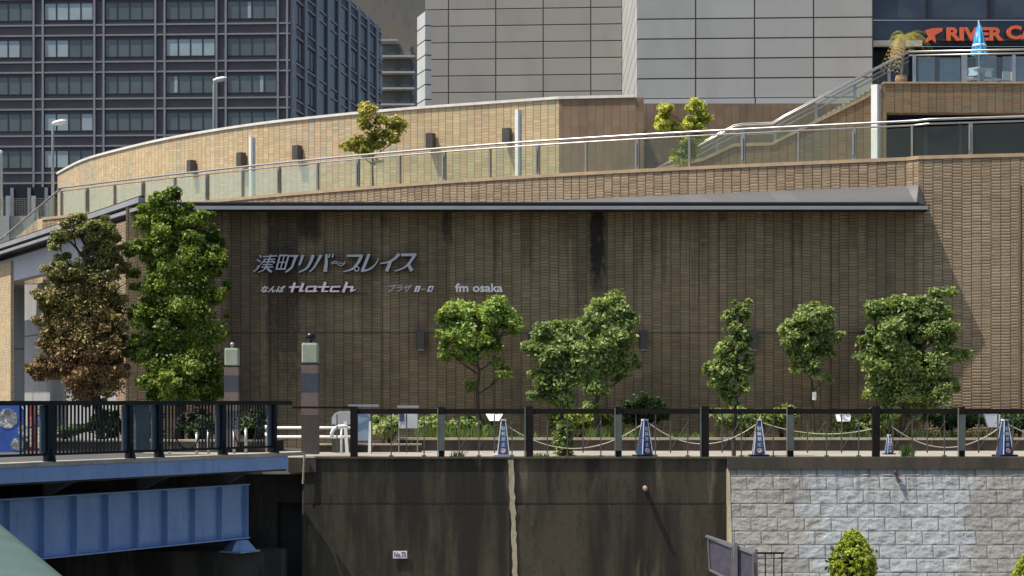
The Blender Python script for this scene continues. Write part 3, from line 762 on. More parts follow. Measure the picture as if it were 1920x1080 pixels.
k2 = make_cone('blue sign cone on black base standing between the ivy trunk and third tree', dark_rubber, (X(1209, CD), CD, GZ), 0)
k2.rotation_euler = (0, 0, 0.45)
k3 = copy_tree(k2, (X(1423, CD), CD, GZ), 'blue sign cone on black base beside the slender tree, face square to the river', rz=0.0)
k4 = copy_tree(k2, (X(1884, CD), CD, GZ), 'blue sign cone on black base at the far right under a white floodlight', rz=0.4)
k5 = copy_tree(k2, (X(1667, 46.5), 46.5, GZ), 'smaller blue sign cone farther back, half hidden by the fence post and leaves', scale=0.55, rz=0.3)
ropem = plain('pale_rope', (0.42, 0.39, 0.31), 0.8)
def rope(px0, py0, px1, py1, sag, label):
    a = P(px0, py0, CD); b = P(px1, py1, CD); pts = []
    for k in range(21):
        f = k / 20.; q = a.lerp(b, f); q.z -= sag * 4 * f * (1 - f); pts.append(q)
    m = MB(); m.tube(pts, 0.016, 6)
    tag(m.build('rope', ropem, loc=a), label, 'rope', 'ropes slung between the sign cones')
rope(950, 798, 1201, 798, 0.55, 'slack pale rope passing behind the ivy covered trunk between two cones')
rope(1217, 794, 1417, 796, 0.48, 'slack pale rope between the cone beside the slender tree and the cone left of it')
rope(1430, 793, 1652, 800, 0.22, 'shallow pale rope between the slender tree cone and the half hidden cone')
rope(1672, 800, 1877, 800, 0.50, 'slack pale rope from the half hidden cone to the last cone')
rope(1891, 796, 2060, 800, 0.30, 'pale rope leaving the last cone towards the picture edge')

# ------------------------------------------------------------------ main brick building
WY = 52.9
bb = thing('brick_building', (0, WY, GZ), 'brown tiled riverside building wall with grey metal canopy', 'building')
TOPZ = CZ + 6.95
# plan curve of the parapet, from the photograph's coping heights (walkway coping is level)
_pp = np.array([[1920, 285], [1600, 298.5], [1240, 315], [1000, 328.5], [833, 338.5], [600, 356.5], [400, 375], [268, 387], [110, 405]], float)
_D = 6.95 * F / (HY - _pp[:, 1]); _co = np.polyfit(_pp[:, 0], _D, 3)
def PD(px): return float(np.polyval(_co, px))
PJ = 1722
xj = X(PJ, WY)
pathR = [(X(236, WY), WY), (xj, WY), (xj + 8.5, WY - 1.75)]
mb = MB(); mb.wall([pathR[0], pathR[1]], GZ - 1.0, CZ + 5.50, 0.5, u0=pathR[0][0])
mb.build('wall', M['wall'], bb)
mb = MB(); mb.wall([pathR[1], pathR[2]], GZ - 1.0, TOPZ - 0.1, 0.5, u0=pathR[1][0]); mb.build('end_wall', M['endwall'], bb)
# side return facing the gallery
GD = Vector((-18.5 + 10.9, 67.5 - 52.9)).normalized(); g0 = Vector((X(236, WY) - 0.01, WY))
g1 = g0 + GD * 0.95
mb = MB(); mb.wall([(g1.x, g1.y), (g0.x, g0.y)], GZ - 1, CZ + 5.1, 0.5); mb.build('corner_pier', M['parapet'], bb)
px_list = list(range(1730, 60, -30))
ppath = [(X(p, PD(p)), PD(p)) for p in px_list][::-1]
ppath = [q for q in ppath if q[0] < xj - 0.2] + [(xj, WY)]
mb = MB(); mb.wall(ppath, CZ + 4.6, TOPZ - 0.1, 0.35); mb.build('parapet', M['parapet'], bb)
full = ppath + [(xj + 8.5, WY - 1.75)]
def offs(path, d):
    out = []
    for i, p in enumerate(path):
        a = Vector(path[max(i - 1, 0)]); b = Vector(path[min(i + 1, len(path) - 1)]); t = (b - a).normalized()
        out.append((p[0] + t.y * d, p[1] - t.x * d))
    return out
mb = MB(); mb.wall(offs(full, 0.03), TOPZ - 0.098, TOPZ, 0.42); mb.build('coping', M['tancap'], bb)
mb = MB(); mb.tube([(X(1908, 52.2), 51.95, GZ), (X(1908, 52.2), 51.95, Z(350, 52.2))], 0.06, 10); mb.build('downpipe', plain('brown_pipe', (0.13, 0.09, 0.06), 0.6), bb)

# canopy : main run and the left run following the gallery
CY = 52.0
cl = (X(262, CY), CY); c2 = (cl[0] + GD.x * 26, cl[1] + GD.y * 26)
cr = (X(1741, CY), CY)
cnp = thing('canopy', (0, CY, CZ + 5.3), 'long grey metal canopy edge running along the top of the tiled wall', 'canopy')
def lay(z0, z1, o, name, mt, xr=0.0):
    pth = [(c2[0] + o * GD.y * -0, c2[1]), cl, (cr[0] + xr, CY)]
    pth = offs(pth, -o)
    m = MB(); m.wall(pth, z0, z1, 0.12 if o else 0.1); return m.build(name, M[mt], cnp)
lay(Z(392.5, CY), Z(386, CY), 0.0, 'fascia', 'sheet_light')
lay(Z(386, CY) + 0.003, Z(382.0, CY), 0.10, 'gutter', 'sheet_dark', -0.25)
lay(Z(382.0, CY) + 0.003, Z(378.5, CY), 0.05, 'roof_edge', 'sheet_dark', -0.25)
m = MB(); m.wall([(c2[0] - .04, c2[1] + .02), (cl[0] - .04, cl[1] + .02)], Z(379.5, CY) + .003, Z(379.5, CY) + .15, .12); m.build('upper_sheet', M['sheet_light'], cnp)
m = MB(); m.wall([(c2[0] - .0, c2[1] + .06), (cl[0] - .0, cl[1] + .06)], Z(379.5, CY) + .153, Z(379.5, CY) + .20, .12); m.build('upper_edge', M['sheet_dark'], cnp)
mb = MB(); zc = Z(391.5, CY)
mb.prism([(cl[0], CY + 0.1, zc), (cr[0], CY + 0.1, zc), (cr[0], WY, zc), (cl[0], WY, zc)], (0, 0, 0.03)); mb.build('soffit', M['sheet_dark'], cnp)
a1 = Vector((cl[0], CY + 0.12)); a2 = Vector(c2)
ob = GD.copy(); nb = Vector((GD.y, -GD.x)) * -1
nb = Vector((0.886, 0.463))
mb = MB(); mb.prism([(a1.x, a1.y, zc), (a1.x + nb.x * 1.3, a1.y + nb.y * 1.3, zc), (a2.x + nb.x * 1.3, a2.y + nb.y * 1.3, zc), (a2.x + .05, a2.y, zc)], (0, 0, 0.03)); mb.build('side_soffit', M['sheet_dark'], cnp)
mb = MB(); mb.box(cr[0] - 0.0, cr[0] + 0.03, CY - 0.01, WY + 0.0, Z(392.5, CY) - 0.01, Z(383, CY)); mb.build('end_cap', M['sheet_dark'], cnp)
# sloping roof between the canopy edge and the parapet
mb = MB(); back = [q for q in ppath]
zr = CZ + 6.13
for i in range(len(back) - 1):
    (xa, ya), (xb, yb) = back[i], back[i + 1]
    fa = max(min(xa, cr[0] - .3), cl[0]); fb = max(min(xb, cr[0] - .3), cl[0])
    if xb < cl[0]: continue
    mb.add([(fa, CY + 0.16, Z(377.5, CY)), (fb, CY + 0.16, Z(377.5, CY)), (xb, yb - 0.012, zr), (xa, ya - 0.012, zr),
            (fa, CY + 0.16, Z(377.5, CY) - 0.03), (fb, CY + 0.16, Z(377.5, CY) - 0.03), (xb, yb - 0.012, zr - 0.03), (xa, ya - 0.012, zr - 0.03)],
           [(0, 1, 2, 3), (7, 6, 5, 4), (0, 4, 5, 1)])
def roofmat():
    g = N('roof_sheet'); p = g.pos(); x, y, z = g.sep(p)
    s = g.math('FRACT', g.math('DIVIDE', x, 0.62)); ci = g.math('FLOOR', g.math('DIVIDE', x, 0.62))
    r = g.wn(g.xyz(ci, 1.0, 2.0)); n = g.noise(p, 2.5, 4)
    c = g.mix(g.math('MULTIPLY', g.math('ADD', r, n), 0.5), (0.075, 0.078, 0.082), (0.11, 0.114, 0.118))
    c = g.mix(g.smooth(g.math('MULTIPLY', s, 0.62), 0.012, 0.03, 0.7, 0.0), c, (0.08, 0.08, 0.10))
    return g.fin(c, 0.6, 0.1)
M['roof'] = roofmat()
mb.build('roof', M['roof'], cnp, True)
# lid closing the end of the roof
mb = MB(); mb.prism([(xj + 0.001, WY - 0.0, zr), (cr[0] - .3, CY + 0.16, Z(377.5, CY)), (xj + 0.001, CY + .16, Z(377.5, CY) - .06)], (0.02, 0, 0)); mb.build('roof_end', M['sheet_dark'], cnp)

# gallery left of the corner
gal = thing('gallery', (X(120, 58), 58, GZ), 'open gallery of pale concrete behind the bronze tree, grey beam above', 'gallery')
ga = Vector((cl[0], CY)) + nb * 0.45; gb = ga + GD * 24
mb = MB(); mb.wall([(gb.x, gb.y), (ga.x + GD.x * .9, ga.y + GD.y * .9)], CZ + 4.37, CZ + 5.22, 0.4); mb.build('beam', M['beam_conc'], gal)
gc = Vector((cl[0], CY)) + nb * 2.3; gd_ = gc + GD * 24
mb = MB(); mb.wall([(gd_.x, gd_.y), (gc.x, gc.y)], GZ - 1, CZ + 5.2, 0.3); mb.build('rear_wall', M['grey_conc'], gal)
def gpt(px, off=0.45):
    # point on gallery line (offset off) seen at column px
    s = (px - 960.) / F; q = Vector((cl[0], CY)) + nb * off
    t = (s * q.y - q.x) / (GD.x - s * GD.y); return q + GD * t
p1 = gpt(20, 0.35); p0 = gpt(-8, 0.35)
mb = MB(); mb.wall([(p0.x, p0.y), (p1.x, p1.y)], GZ - 1, CZ + 5.1, 0.12); mb.build('pillar', M['curved'], gal)

# ------------------------------------------------------------------ glass balustrade on the parapet
bal = thing('glass_balustrade', (0, 58, TOPZ), 'long glass balustrade with steel rails following the tan parapet', 'balustrade')
bc = offs(full, -0.17)
def bx(px):
    D = PD(px) + 0.17 if px < PJ else WY - (X(px, WY) - xj) * 0.2 + 0.17
    return Vector((X(px, D), D))
posts = [115, 163, 215, 268, 328, 388, 455, 523, 596, 671, 750, 833, 919, 1008, 1099, 1195, 1293, 1394, 1497, 1602, 1710, 1820, 1925, 2030]
bp = [bx(p) for p in posts]
railp = [bx(p) for p in list(range(108, 2080, 24))]
z0 = TOPZ
mb = MB(); mb.tube([(q.x, q.y, z0 + 1.05) for q in railp], 0.034, 8); mb.build('handrail', M['steel'], bal, True)
mb = MB(); mb.tube([(q.x, q.y + 0.02, z0 + 0.93) for q in railp], 0.026, 8); mb.build('lower_rail', M['steel'], bal, True)
for i, q in enumerate(bp):
    t = (bp[min(i + 1, len(bp) - 1)] - bp[max(i - 1, 0)]).normalized()
    if i % 2 == 1 and i > 0:
        m = MB(); m.obox((q.x, q.y, z0 + 0.47), (t.x, t.y, 0), 0.055, 0.05, 0.46); p_ = m.build('post', M['steel_dull'], bal)
        m = MB(); m.obox((q.x - t.x * 0.05, q.y - 0.06, z0 + 0.48), (t.x, t.y, 0), 0.020, 0.012, 0.34); m.build('face_strip', M['steel'], p_)
    else:
        m = MB(); m.obox((q.x, q.y, z0 + 0.47), (t.x, t.y, 0), 0.03, 0.05, 0.46); m.build('post', M['steel_dull'], bal)
for i in range(len(bp) - 1):
    a, b = bp[i], bp[i + 1]; t = (b - a).normalized()
    a = a + t * 0.05; b = b - t * 0.05
    m = MB(); nq = Vector((-t.y, t.x)) * 0.012
    m.prism([(a.x, a.y, z0 + 0.03), (b.x, b.y, z0 + 0.03), (b.x, b.y, z0 + 0.86), (a.x, a.y, z0 + 0.86)], (nq.x, nq.y, 0)); m.build('glass_panel', M['glass'], bal)

# stair parapet and rail going down at the left end
sb = thing('stair_parapet', (X(60, 71), 71, CZ + 5), 'short tan parapet sloping down at the left end of the balustrade', 'wall')
q0 = Vector(ppath[0]); lp = [q0, Vector((X(70, 71.5), 71.5)), Vector((X(35, 71.8), 71.8)), Vector((X(-30, 72.2), 72.2))][::-1]
mb = MB(); mb.wall([tuple(p) for p in lp], CZ + 4.5, [CZ + 5.4, Z(441, 71.8), Z(411, 71.5), TOPZ - 0.03], 0.3); mb.build('wall', M['curved'], sb)
sr_ = thing('stair_railing', (X(60, 71.6), 71.6, CZ + 6), 'grey sloping stair rail with glass at the far left', 'railing')
A = Vector((bp[0].x, bp[0].y, z0 + 1.05)); pa = [A, P(95, 370, 71.8), P(0, 450, 72.2), P(-60, 500, 72.4)]
mb = MB(); mb.tube([A] + pa[1:], 0.04, 8); mb.build('handrail', M['steel_dull'], sr_, True)
for px, py in ((88, 376), (70, 391), (10, 441)):
    m = MB(); q = P(px, py, 71.9); m.box(q.x - 0.035, q.x + 0.035, q.y, q.y + 0.05, q.z - 0.85, q.z); m.build('post', M['steel'], sr_)
g_ = MB(); g_.prism([P(104, 368, 71.9), P(0, 455, 72.2), P(0, 470, 72.2), P(40, 441, 72), P(104, 402, 71.9)], (0, 0.012, 0)); g_.build('glass_panel', M['glass'], sr_)

# ------------------------------------------------------------------ curved ramp wall behind
cw = thing('ramp_wall', (X(600, 66), 66, TOPZ), 'sunlit curved tan tile wall rising behind the glass balustrade', 'wall')
WT = CZ + 10.0
cp = np.array([[1048, 186], [900, 196.5], [780, 205], [680, 213.5], [600, 221.5], [500, 232.5], [400, 247], [300, 265], [200, 289], [150, 305], [108, 327]], float)
cpts = [(X(p, 10.0 * F / (HY - y)), 10.0 * F / (HY - y)) for p, y in cp][::-1]
def smoothpath(pts, n=6):
    out = []
    for i in range(len(pts) - 1):
        p0 = Vector(pts[max(i - 1, 0)]); p1 = Vector(pts[i]); p2 = Vector(pts[i + 1]); p3 = Vector(pts[min(i + 2, len(pts) - 1)])
        for k in range(n):
            t = k / n
            q = 0.5 * ((2 * p1) + (p2 - p0) * t + (2 * p0 - 5 * p1 + 4 * p2 - p3) * t * t + (3 * p1 - p0 - 3 * p2 + p3) * t ** 3)
            out.append((q.x, q.y))
    out.append(tuple(pts[-1])); return out
cpath = smoothpath(cpts)
e0 = cpath[0]
cpath = [(e0[0] - 1.2, e0[1] + 22), (e0[0] - 0.9, e0[1] + 10), (e0[0] - 0.3, e0[1] + 4)] + cpath
corner = cpath[-1]; fr_ = (X(1190, 61.5), 61.5)
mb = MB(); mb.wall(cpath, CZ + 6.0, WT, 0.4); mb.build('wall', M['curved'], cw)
mb = MB(); mb.wall([corner, fr_, ], CZ + 6.0, WT, 0.4, u0=3.1); mb.build('front_facet', M['rear_shade_tile'], cw)  # darker tile puts this facet's shade into the colour
mb = MB(); mb.wall([(fr_[0], fr_[1]), (fr_[0] + 0.02, 65.2)][::1], CZ + 6.0, WT, -0.3); mb.build('end_return', M['rear_shade_tile'], cw)
mb = MB(); mb.wall(offs(cpath + [fr_], 0.05), WT + 0.002, WT + 0.09, 0.55); mb.build('coping', M['cap'], cw)
rwl = thing('rear_wall', (X(1400, 65), 65, TOPZ), 'brown tiled wall below the grey panelled tower, behind the yellow green tree', 'wall')
mb = MB(); mb.wall([(fr_[0] + 0.1, 65.0), (X(1665, 65), 65.0)], CZ + 6.0, Z(194, 65), 0.4); mb.build('wall', M['rear_shade_tile'], rwl)
fl = MB(); fl.prism([(ppath[0][0], ppath[0][1] + .4, TOPZ - 0.35)] + [(q[0], q[1] + 0.36, TOPZ - 0.35) for q in ppath[1:]] + [(xj + 8, WY - 1, TOPZ - .35), (xj + 8, 66, TOPZ - .35), (fr_[0], 66, TOPZ - .35), (corner[0], corner[1], TOPZ - .35)] + [(q[0], q[1], TOPZ - .35) for q in cpath[::-1][::6]] , (0, 0, -0.2))
fl.build('walkway', M['paving'])['kind'] = 'structure'

# wall lamp boxes
lampm = plain('lamp_box_brown', (0.05, 0.04, 0.036), 0.5, 0.3)
lampf = plain('lamp_box_grey', (0.085, 0.078, 0.075), 0.5, 0.3)
def wall_lamp(c, nrm, wd, ht, dp, label, group):
    c = Vector(c); nrm = Vector((nrm[0], nrm[1], 0)).normalized(); t = Vector((-nrm.y, nrm.x, 0))
    r = thing('wall_lamp', c, label, 'lamp', group)
    m = MB(); m.obox(c + nrm * (dp * 0.5 + 0.04), t, wd / 2, dp / 2, ht / 2); m.build('housing', lampf, r)
    m = MB(); m.obox(c + nrm * 0.02, t, wd * 0.3, 0.018, ht * 0.3); m.build('bracket', lampm, r)
    m = MB(); m.obox(c + nrm * (dp * 0.5 + 0.04) + t * (-wd / 2 - 0.012), t, 0.011, dp / 2 * 0.9, ht / 2 * 0.96); m.build('side_cover', lampm, r)
    m = MB(); m.obox(c + nrm * (dp * 0.5 + 0.04) + Vector((0, 0, -ht / 2 - 0.01)), t, wd / 2 * 0.8, dp / 2 * 0.8, 0.009); m.build('lens', M['white'], r)
up_lab = ['brown box lamp on the curved wall, the lowest one at the left', 'brown box lamp just left of the first white upright on the curved wall',
          'brown box lamp on the curved wall between first white upright and olive tree', 'brown box lamp on the curved wall just right of the olive tree',
          'brown box lamp beside the second white upright on the curved wall']
def on_path(px, path):
    s = (px - 960.) / F
    for a, b in zip(path[:-1], path[1:]):
        a = Vector(a); b = Vector(b)
        fa = a.x - s * a.y; fb = b.x - s * b.y
        if fa * fb <= 0 and fa != fb:
            t = fa / (fa - fb); q = a.lerp(b, t); d = (b - a).normalized(); return q, Vector((d.y, -d.x))
    return Vector(path[0]), Vector((0, -1))
for (px, py, h), lb in zip([(366, 314, .5), (459, 300, .5), (563, 287, .5), (812, 265, .5), (955, 256, .5)], up_lab):
    q, nr = on_path(px, cpath); wall_lamp((q.x, q.y, Z(py, q.y)), nr, 0.24, h, 0.26, lb, 'box lamps on the curved wall')
for px, lb in zip([790, 998, 1206, 1411, 1622], ['narrow grey box lamp on the shaded wall, left of the first round topped tree', 'narrow grey box lamp on the shaded wall, mostly hidden by the leaves of two trees',
                  'narrow grey box lamp on bare shaded wall, right of the tall paired trees', 'narrow grey box lamp on the shaded wall, behind the slender tree', 'narrow grey box lamp on the shaded wall, hidden by the widest tree']):
    wall_lamp((X(px, WY), WY, Z(638, WY)), (0, -1), 0.20, 0.54, 0.26, lb, 'box lamps on the shaded wall')

# white uprights
def upright(px, py0, py1, D, wd, label):
    x = X(px, D); r = thing('light_upright', (x, D, TOPZ - 0.35), label, 'light column', 'white uprights along the walkway')
    m = MB(); m.obox((x, D + .07, (TOPZ - .35 + Z(py0, D)) / 2), (.80, -.60, 0), wd * .55, .05, (Z(py0, D) - TOPZ + .35) / 2); m.build('column', M['white'], r)
    m = MB(); m.box(x + wd * .25, x + wd / 2 + .09, D + 0.10, D + 0.24, TOPZ - 0.35, Z(py0 + 1, D)); m.build('rear_channel', M['steel'], r)
    m = MB(); m.box(x - wd, x + wd, D - 0.05, D + 0.26, TOPZ - 0.35, TOPZ - 0.32); m.build('foot_plate', M['steel_dull'], r)
upright(470, 256, 370, 66.0, 0.10, 'slim white upright left of the olive tree, on the walkway')
upright(970, 205, 325, 60.2, 0.11, 'slim white upright near the end of the curved wall')
upright(1641, 158, 290, 58.5, 0.19, 'wide white upright below the terrace, beside the stair')

# ------------------------------------------------------------------ stair, terrace and cafe at the right
TD = 60.0
ter = thing('terrace', (X(1790, TD), TD, CZ + 7), 'brown tiled cafe terrace with a dark opening underneath', 'terrace')
ttop = Z(153.5, TD); tbot = Z(211, TD)
mb = MB(); mb.wall([(X(1662, TD), TD), (X(2150, TD), TD)], tbot, ttop - 0.06, 0.5); mb.build('front', M['stair_tile'], ter)
mb = MB(); mb.wall([(X(1656, TD), TD - 0.04), (X(2150, TD), TD - 0.04)], ttop - 0.058, ttop, 5.6); mb.build('floor_slab', M['tancap'], ter)
mb = MB(); mb.wall([(X(1640, TD), TD + 0.01), (X(1662, TD), TD + 0.01)], CZ + 6.4, ttop - 0.07, 0.5); mb.build('pillar', M['stair_tile'], ter)
darkglass = plain('dark_glazing', (0.006, 0.008, 0.012), 0.3, 0.0, 0.3, 0.6, spec=0.15)
mb = MB(); mb.wall([(X(1640, 63.6), 63.4), (X(2150, 63.6), 63.4)], CZ + 6.4, tbot + 0.3, 0.1); mb.build('recess_glazing', darkglass, ter)
for px in (1735, 1800, 1925):
    m = MB(); m.box(X(px, 63.3) - 0.05, X(px, 63.3) + 0.05, 63.25, 63.38, CZ + 6.4, tbot + 0.2); m.build('mullion', plain('blue_grey_frame', (0.05, 0.07, 0.10), 0.5), ter)
sw_ = thing('stair', (X(1500, TD), TD, CZ + 6.6), 'tan tiled stair side wall climbing to the cafe terrace', 'stair')
sp = [(1225, 322), (1320, 300), (1376, 274), (1446, 272), (1620, 186), (1652, 166)]
mb = MB(); mb.wall([(X(p, TD), TD + 0.0) for p, y in sp], CZ + 6.3, [Z(y, TD) for p, y in sp], 0.25); mb.build('side_wall', M['stair_tile'], sw_)
mb = MB()
mb.wall([(X(p, TD - .03), TD - 0.03) for p, y in sp], [Z(y + 1, TD) for p, y in sp], [Z(y - 5, TD) for p, y in sp], 0.3); mb.build('string', M['tancap'], sw_)
mb = MB(); mb.wall([(X(p, TD + 2), TD + 2.0) for p, y in sp], [Z(y + 20, TD) for p, y in sp], [Z(y + 1, TD) for p, y in sp], 0.1); mb.build('far_string', M['tancap'], sw_)
mb = MB(); n = 22
xa, za, xb, zb2 = X(1446, TD), Z(274, TD), X(1652, TD), ttop - 0.06
for k in range(n):
    mb.box(xa + (xb - xa) * k / n, xa + (xb - xa) * (k + 1) / n + 0.02, TD + 0.28, TD + 1.98, za + (zb2 - za) * k / n - 0.3, za + (zb2 - za) * (k + 1) / n - 0.02)
mb.build('steps', M['paving'], sw_)
rail = thing('stair_balustrade', (X(1500, TD), TD, CZ + 7.5), 'steel and glass balustrade climbing the stair to the terrace', 'balustrade')
rp = [(1228, 318), (1376, 238), (1392, 235), (1448, 233), (1470, 220), (1704, 98)]
for dz, dy, r_, nm in ((0, 0.05, 0.030, 'handrail'), (8, 0.06, 0.022, 'lower_rail'), (17, 0.10, 0.020, 'inner_rail')):
    mb = MB(); mb.tube([P(p, y + dz, TD + dy) for p, y in rp], r_, 8); mb.build(nm, M['steel'], rail, True)
mb = MB(); mb.tube([P(p, y - 3, TD + 1.9) for p, y in rp], 0.028, 8); mb.build('far_handrail', M['steel'], rail, True)
for px, yt, yb in ((1345, 262, 287), (1390, 243, 272), (1453, 240, 268), (1530, 198, 230), (1603, 158, 193), (1667, 124, 158)):
    m = MB(); q = P(px, yt, TD + 0.12); q2 = P(px, yb, TD + 0.12); m.box(q.x - 0.045, q.x + 0.045, q.y - .02, q.y + 0.03, q2.z, q.z); m.build('post', M['steel'], rail)
for k in range(len(rp) - 1):
    a, b = rp[k], rp[k + 1]
    if b[0] - a[0] < 18: continue
    m = MB(); m.prism([P(a[0], a[1] + 9, TD + .12), P(b[0], b[1] + 9, TD + .12), P(b[0], b[1] + 44, TD + .12), P(a[0], a[1] + 44, TD + .12)], (0, 0.012, 0)); m.build('glass_panel', M['glass'], rail)
tb_ = thing('terrace_balustrade', (X(1800, TD), TD + .2, ttop), 'glass and steel balustrade in front of the cafe terrace', 'balustrade')
for y, r_, nm in ((94, 0.032, 'handrail'), (101, 0.024, 'lower_rail')):
    mb = MB(); mb.tube([P(1704, y + 3, TD + .15), P(2150, y - 6, TD + .15)], r_, 8); mb.build(nm, M['steel'], tb_, True)
tps = [1714, 1808, 1901, 1995]
for i, px in enumerate(tps):
    m = MB(); x = X(px, TD + .15); wd = 0.05 if i != 1 else 0.09; m.box(x - wd, x + wd, TD + .12, TD + .18, ttop, Z(101, TD)); m.build('post', M['steel'], tb_)
for a, b in zip(tps[:-1], tps[1:]):
    m = MB(); m.box(X(a, TD) + .07, X(b, TD) - .07, TD + .14, TD + .152, ttop + 0.03, Z(106, TD)); m.build('glass_panel', glass('terrace_glass', (0.60, 0.72, 0.78), 0.05, gloss=0.03) if a == tps[0] else bpy.data.materials['terrace_glass'], tb_)

# cafe
cafe = thing('cafe_building', (X(1800, 66), 66, ttop), 'dark glazed cafe front at the top right behind the terrace', 'cafe')
navy = plain('navy_cladding', (0.045, 0.065, 0.095), 0.35, 0.2, 0.2, 1.0)
black = plain('near_black', (0.012, 0.011, 0.013), 0.4, 0, 0.2)
x0_, x1_ = X(1637, 66.3), X(2200, 66.3)
mb = MB(); mb.box(x0_, x1_, 66.3, 66.6, Z(31, 66), 40); mb.build('upper_cladding', navy, cafe)
mb = MB(); mb.box(x0_, x1_, 66.4, 66.6, Z(72, 66), Z(34, 66)); mb.build('sign_band', navy, cafe)
mb = MB(); mb.box(x0_, x1_, 66.75, 66.9, ttop - 0.3, Z(80, 66)); mb.build('shopfront_glass', darkglass, cafe)
mb = MB(); mb.box(x0_, x1_, 66.45, 66.7, Z(80, 66) + 0.002, Z(72, 66) - 0.002); mb.build('lintel', black, cafe)
mb = MB(); mb.box(x0_, X(1732, 66), 66.25, 66.42, Z(84, 66), Z(73, 66)); mb.build('white_panel', plain('dusty_white', (0.42, 0.42, 0.41), 0.7), cafe)
for px in (1739, 1855, 1970):
    m = MB(); m.box(X(px, 66.2) - 0.04, X(px, 66.2) + 0.04, 66.24, 66.29, Z(30, 66), 36); m.build('mullion', black, cafe)
blu = plain('pale_blue_curtain', (0.20, 0.27, 0.34), 0.6)
for a, b, t_ in ((1722, 1752, 107), (1762, 1800, 110), (1830, 1868, 104), (1880, 1930, 106)):
    m = MB(); m.box(X(a, 66.7), X(b, 66.7), 66.68, 66.74, ttop, Z(t_, 66.7)); m.build('window_poster', blu, cafe)
sg = thing('cafe_sign', (X(1830, 66), 66.2, Z(65, 66)), 'orange red sign letters with a star shape above the cafe window', 'sign')
orange = plain('sign_orange', (0.62, 0.13, 0.055), 0.5, 0, 0.06)
text('lettering', 'RIVER', P(1828, 64, 66.2), 25 / F * 66.2, orange, sg, ext=0.05, width=106 / F * 66.2, bold=0.04)
text('lettering', 'CAFE', P(1934, 61, 66.2), 26 / F * 66.2, orange, sg, ext=0.05, width=94 / F * 66.2, bold=0.04)
star = [(1736, 55), (1766, 53), (1750, 64), (1756, 80), (1745, 74), (1735, 82), (1739, 67)]
star = [(1734, 57), (1747, 53), (1767, 52), (1767, 58), (1753, 66), (1755, 80), (1747, 74), (1735, 80), (1741, 67)]
m = MB(); m.prism([P(x, y, 66.15) for x, y in star], (0, 0.1, 0)); m.build('star', orange, sg)

# umbrella, tables and chairs on the terrace
um = thing('closed_umbrella', (X(1836, 62.5), 62.5, ttop), 'closed bright blue parasol standing on the cafe terrace', 'umbrella')
m = MB(); m.tube([(X(1836, 62.5), 62.5, ttop), P(1835, 38, 62.5)], 0.025, 8); m.build('pole', M['white'], um)
m = MB(); c = Vector((X(1836, 62.5), 62.5, 0)); prof = []
n = 32; hs = [(104, 14.5), (100, 14), (92, 12.5), (80, 10.5), (66, 8), (54, 5), (45, 2.2), (41, 0.6)]
for (py, rp_) in hs:
    for j in range(n):
        th = 2 * math.pi * j / n; r = rp_ / F * 62.5 * (1.0 + 0.16 * math.cos(8 * th) + 0.05 * math.sin(3 * th)); m.v.append((c.x + r * math.cos(th), c.y + r * math.sin(th), Z(py, 62.5) + 0.03 * math.cos(8 * th) * (py > 98)))
for i in range(len(hs) - 1):
    for j in range(n): m.f.append((i * n + j, i * n + (j + 1) % n, (i + 1) * n + (j + 1) % n, (i + 1) * n + j))
def umbmat():
    g = N('umbrella_blue'); p = g.pos(); n = g.noise(g.scaled(p, 9, 9, 1.5), 1.0, 3, .6)
    return g.fin(g.ramp(n, [(.38, (.02, .20, .48)), (.52, (.035, .34, .68)), (.64, (.10, .48, .78)), (.72, (.70, .82, .88))]), .5)
m.build('canopy', umbmat(), um, True)
m = MB(); m.lathe((c.x, c.y, Z(88, 62.5)), [(0.22, 0), (0.235, 0.02), (0.235, 0.06), (0.22, 0.08)], 16); m.build('tie_strap', M['white'], um)
m = MB(); m.lathe((c.x, c.y, ttop), [(0.0, 0.001), (0.28, 0.0), (0.28, 0.05), (0.04, 0.10), (0.04, 0.25)], 16); m.build('foot', M['steel_dull'], um)
def chair(px, D, rz):
    b = Vector((0, 0, 0)); r = thing('terrace_chair', (X(px, D), D, ttop), 'pale', 'chair', 'chairs on the cafe terrace')
    o = origin(r)
    def q(x, y, z): v = Matrix.Rotation(rz, 3, 'Z') @ Vector((x, y, z)); return o + v
    m = MB(); m.prism([q(-.22, -.22, .43), q(.22, -.22, .43), q(.22, .22, .43), q(-.22, .22, .43)], (0, 0, .03)); m.build('seat', M['white'], r)
    for k in range(3):
        pass
    m = MB(); m.prism([q(-.21, .21, .58), q(.21, .21, .58), q(.21, .24, .86), q(-.21, .24, .86)], q(0, .02, 0) - q(0, 0, 0)); m.build('backrest', M['white'], r)
    for x, y, zt_ in ((-.2, -.2, .43), (.2, -.2, .43), (-.2, .21, .84), (.2, .21, .84)):
        m = MB(); m.tube([q(x, y, 0), q(x, y, zt_)], 0.014, 6); m.build('leg', M['steel'], r)
    return r
for i, (px, D, rz, lb) in enumerate([(1862, 62.2, 0.6, 'white terrace chair just right of the blue parasol'), (1880, 63.2, 3.6, 'white terrace chair set back, farther right of the parasol'),
                                     (1820, 62.0, -0.7, 'white terrace chair just left of the blue parasol')]):
    chair(px, D, rz)['label'] = lb
tb2 = thing('terrace_table', (X(1845, 61.8), 61.8, ttop), 'small round terrace table in front of the parasol', 'table')
m = MB(); o = origin(tb2); m.lathe(o, [(0, .70), (.33, .70), (.33, .725), (0, .726)], 20); m.build('tabletop', M['steel'], tb2)
m = MB(); m.tube([o, o + Vector((0, 0, .7))], .025, 8); m.build('leg', M['steel'], tb2)

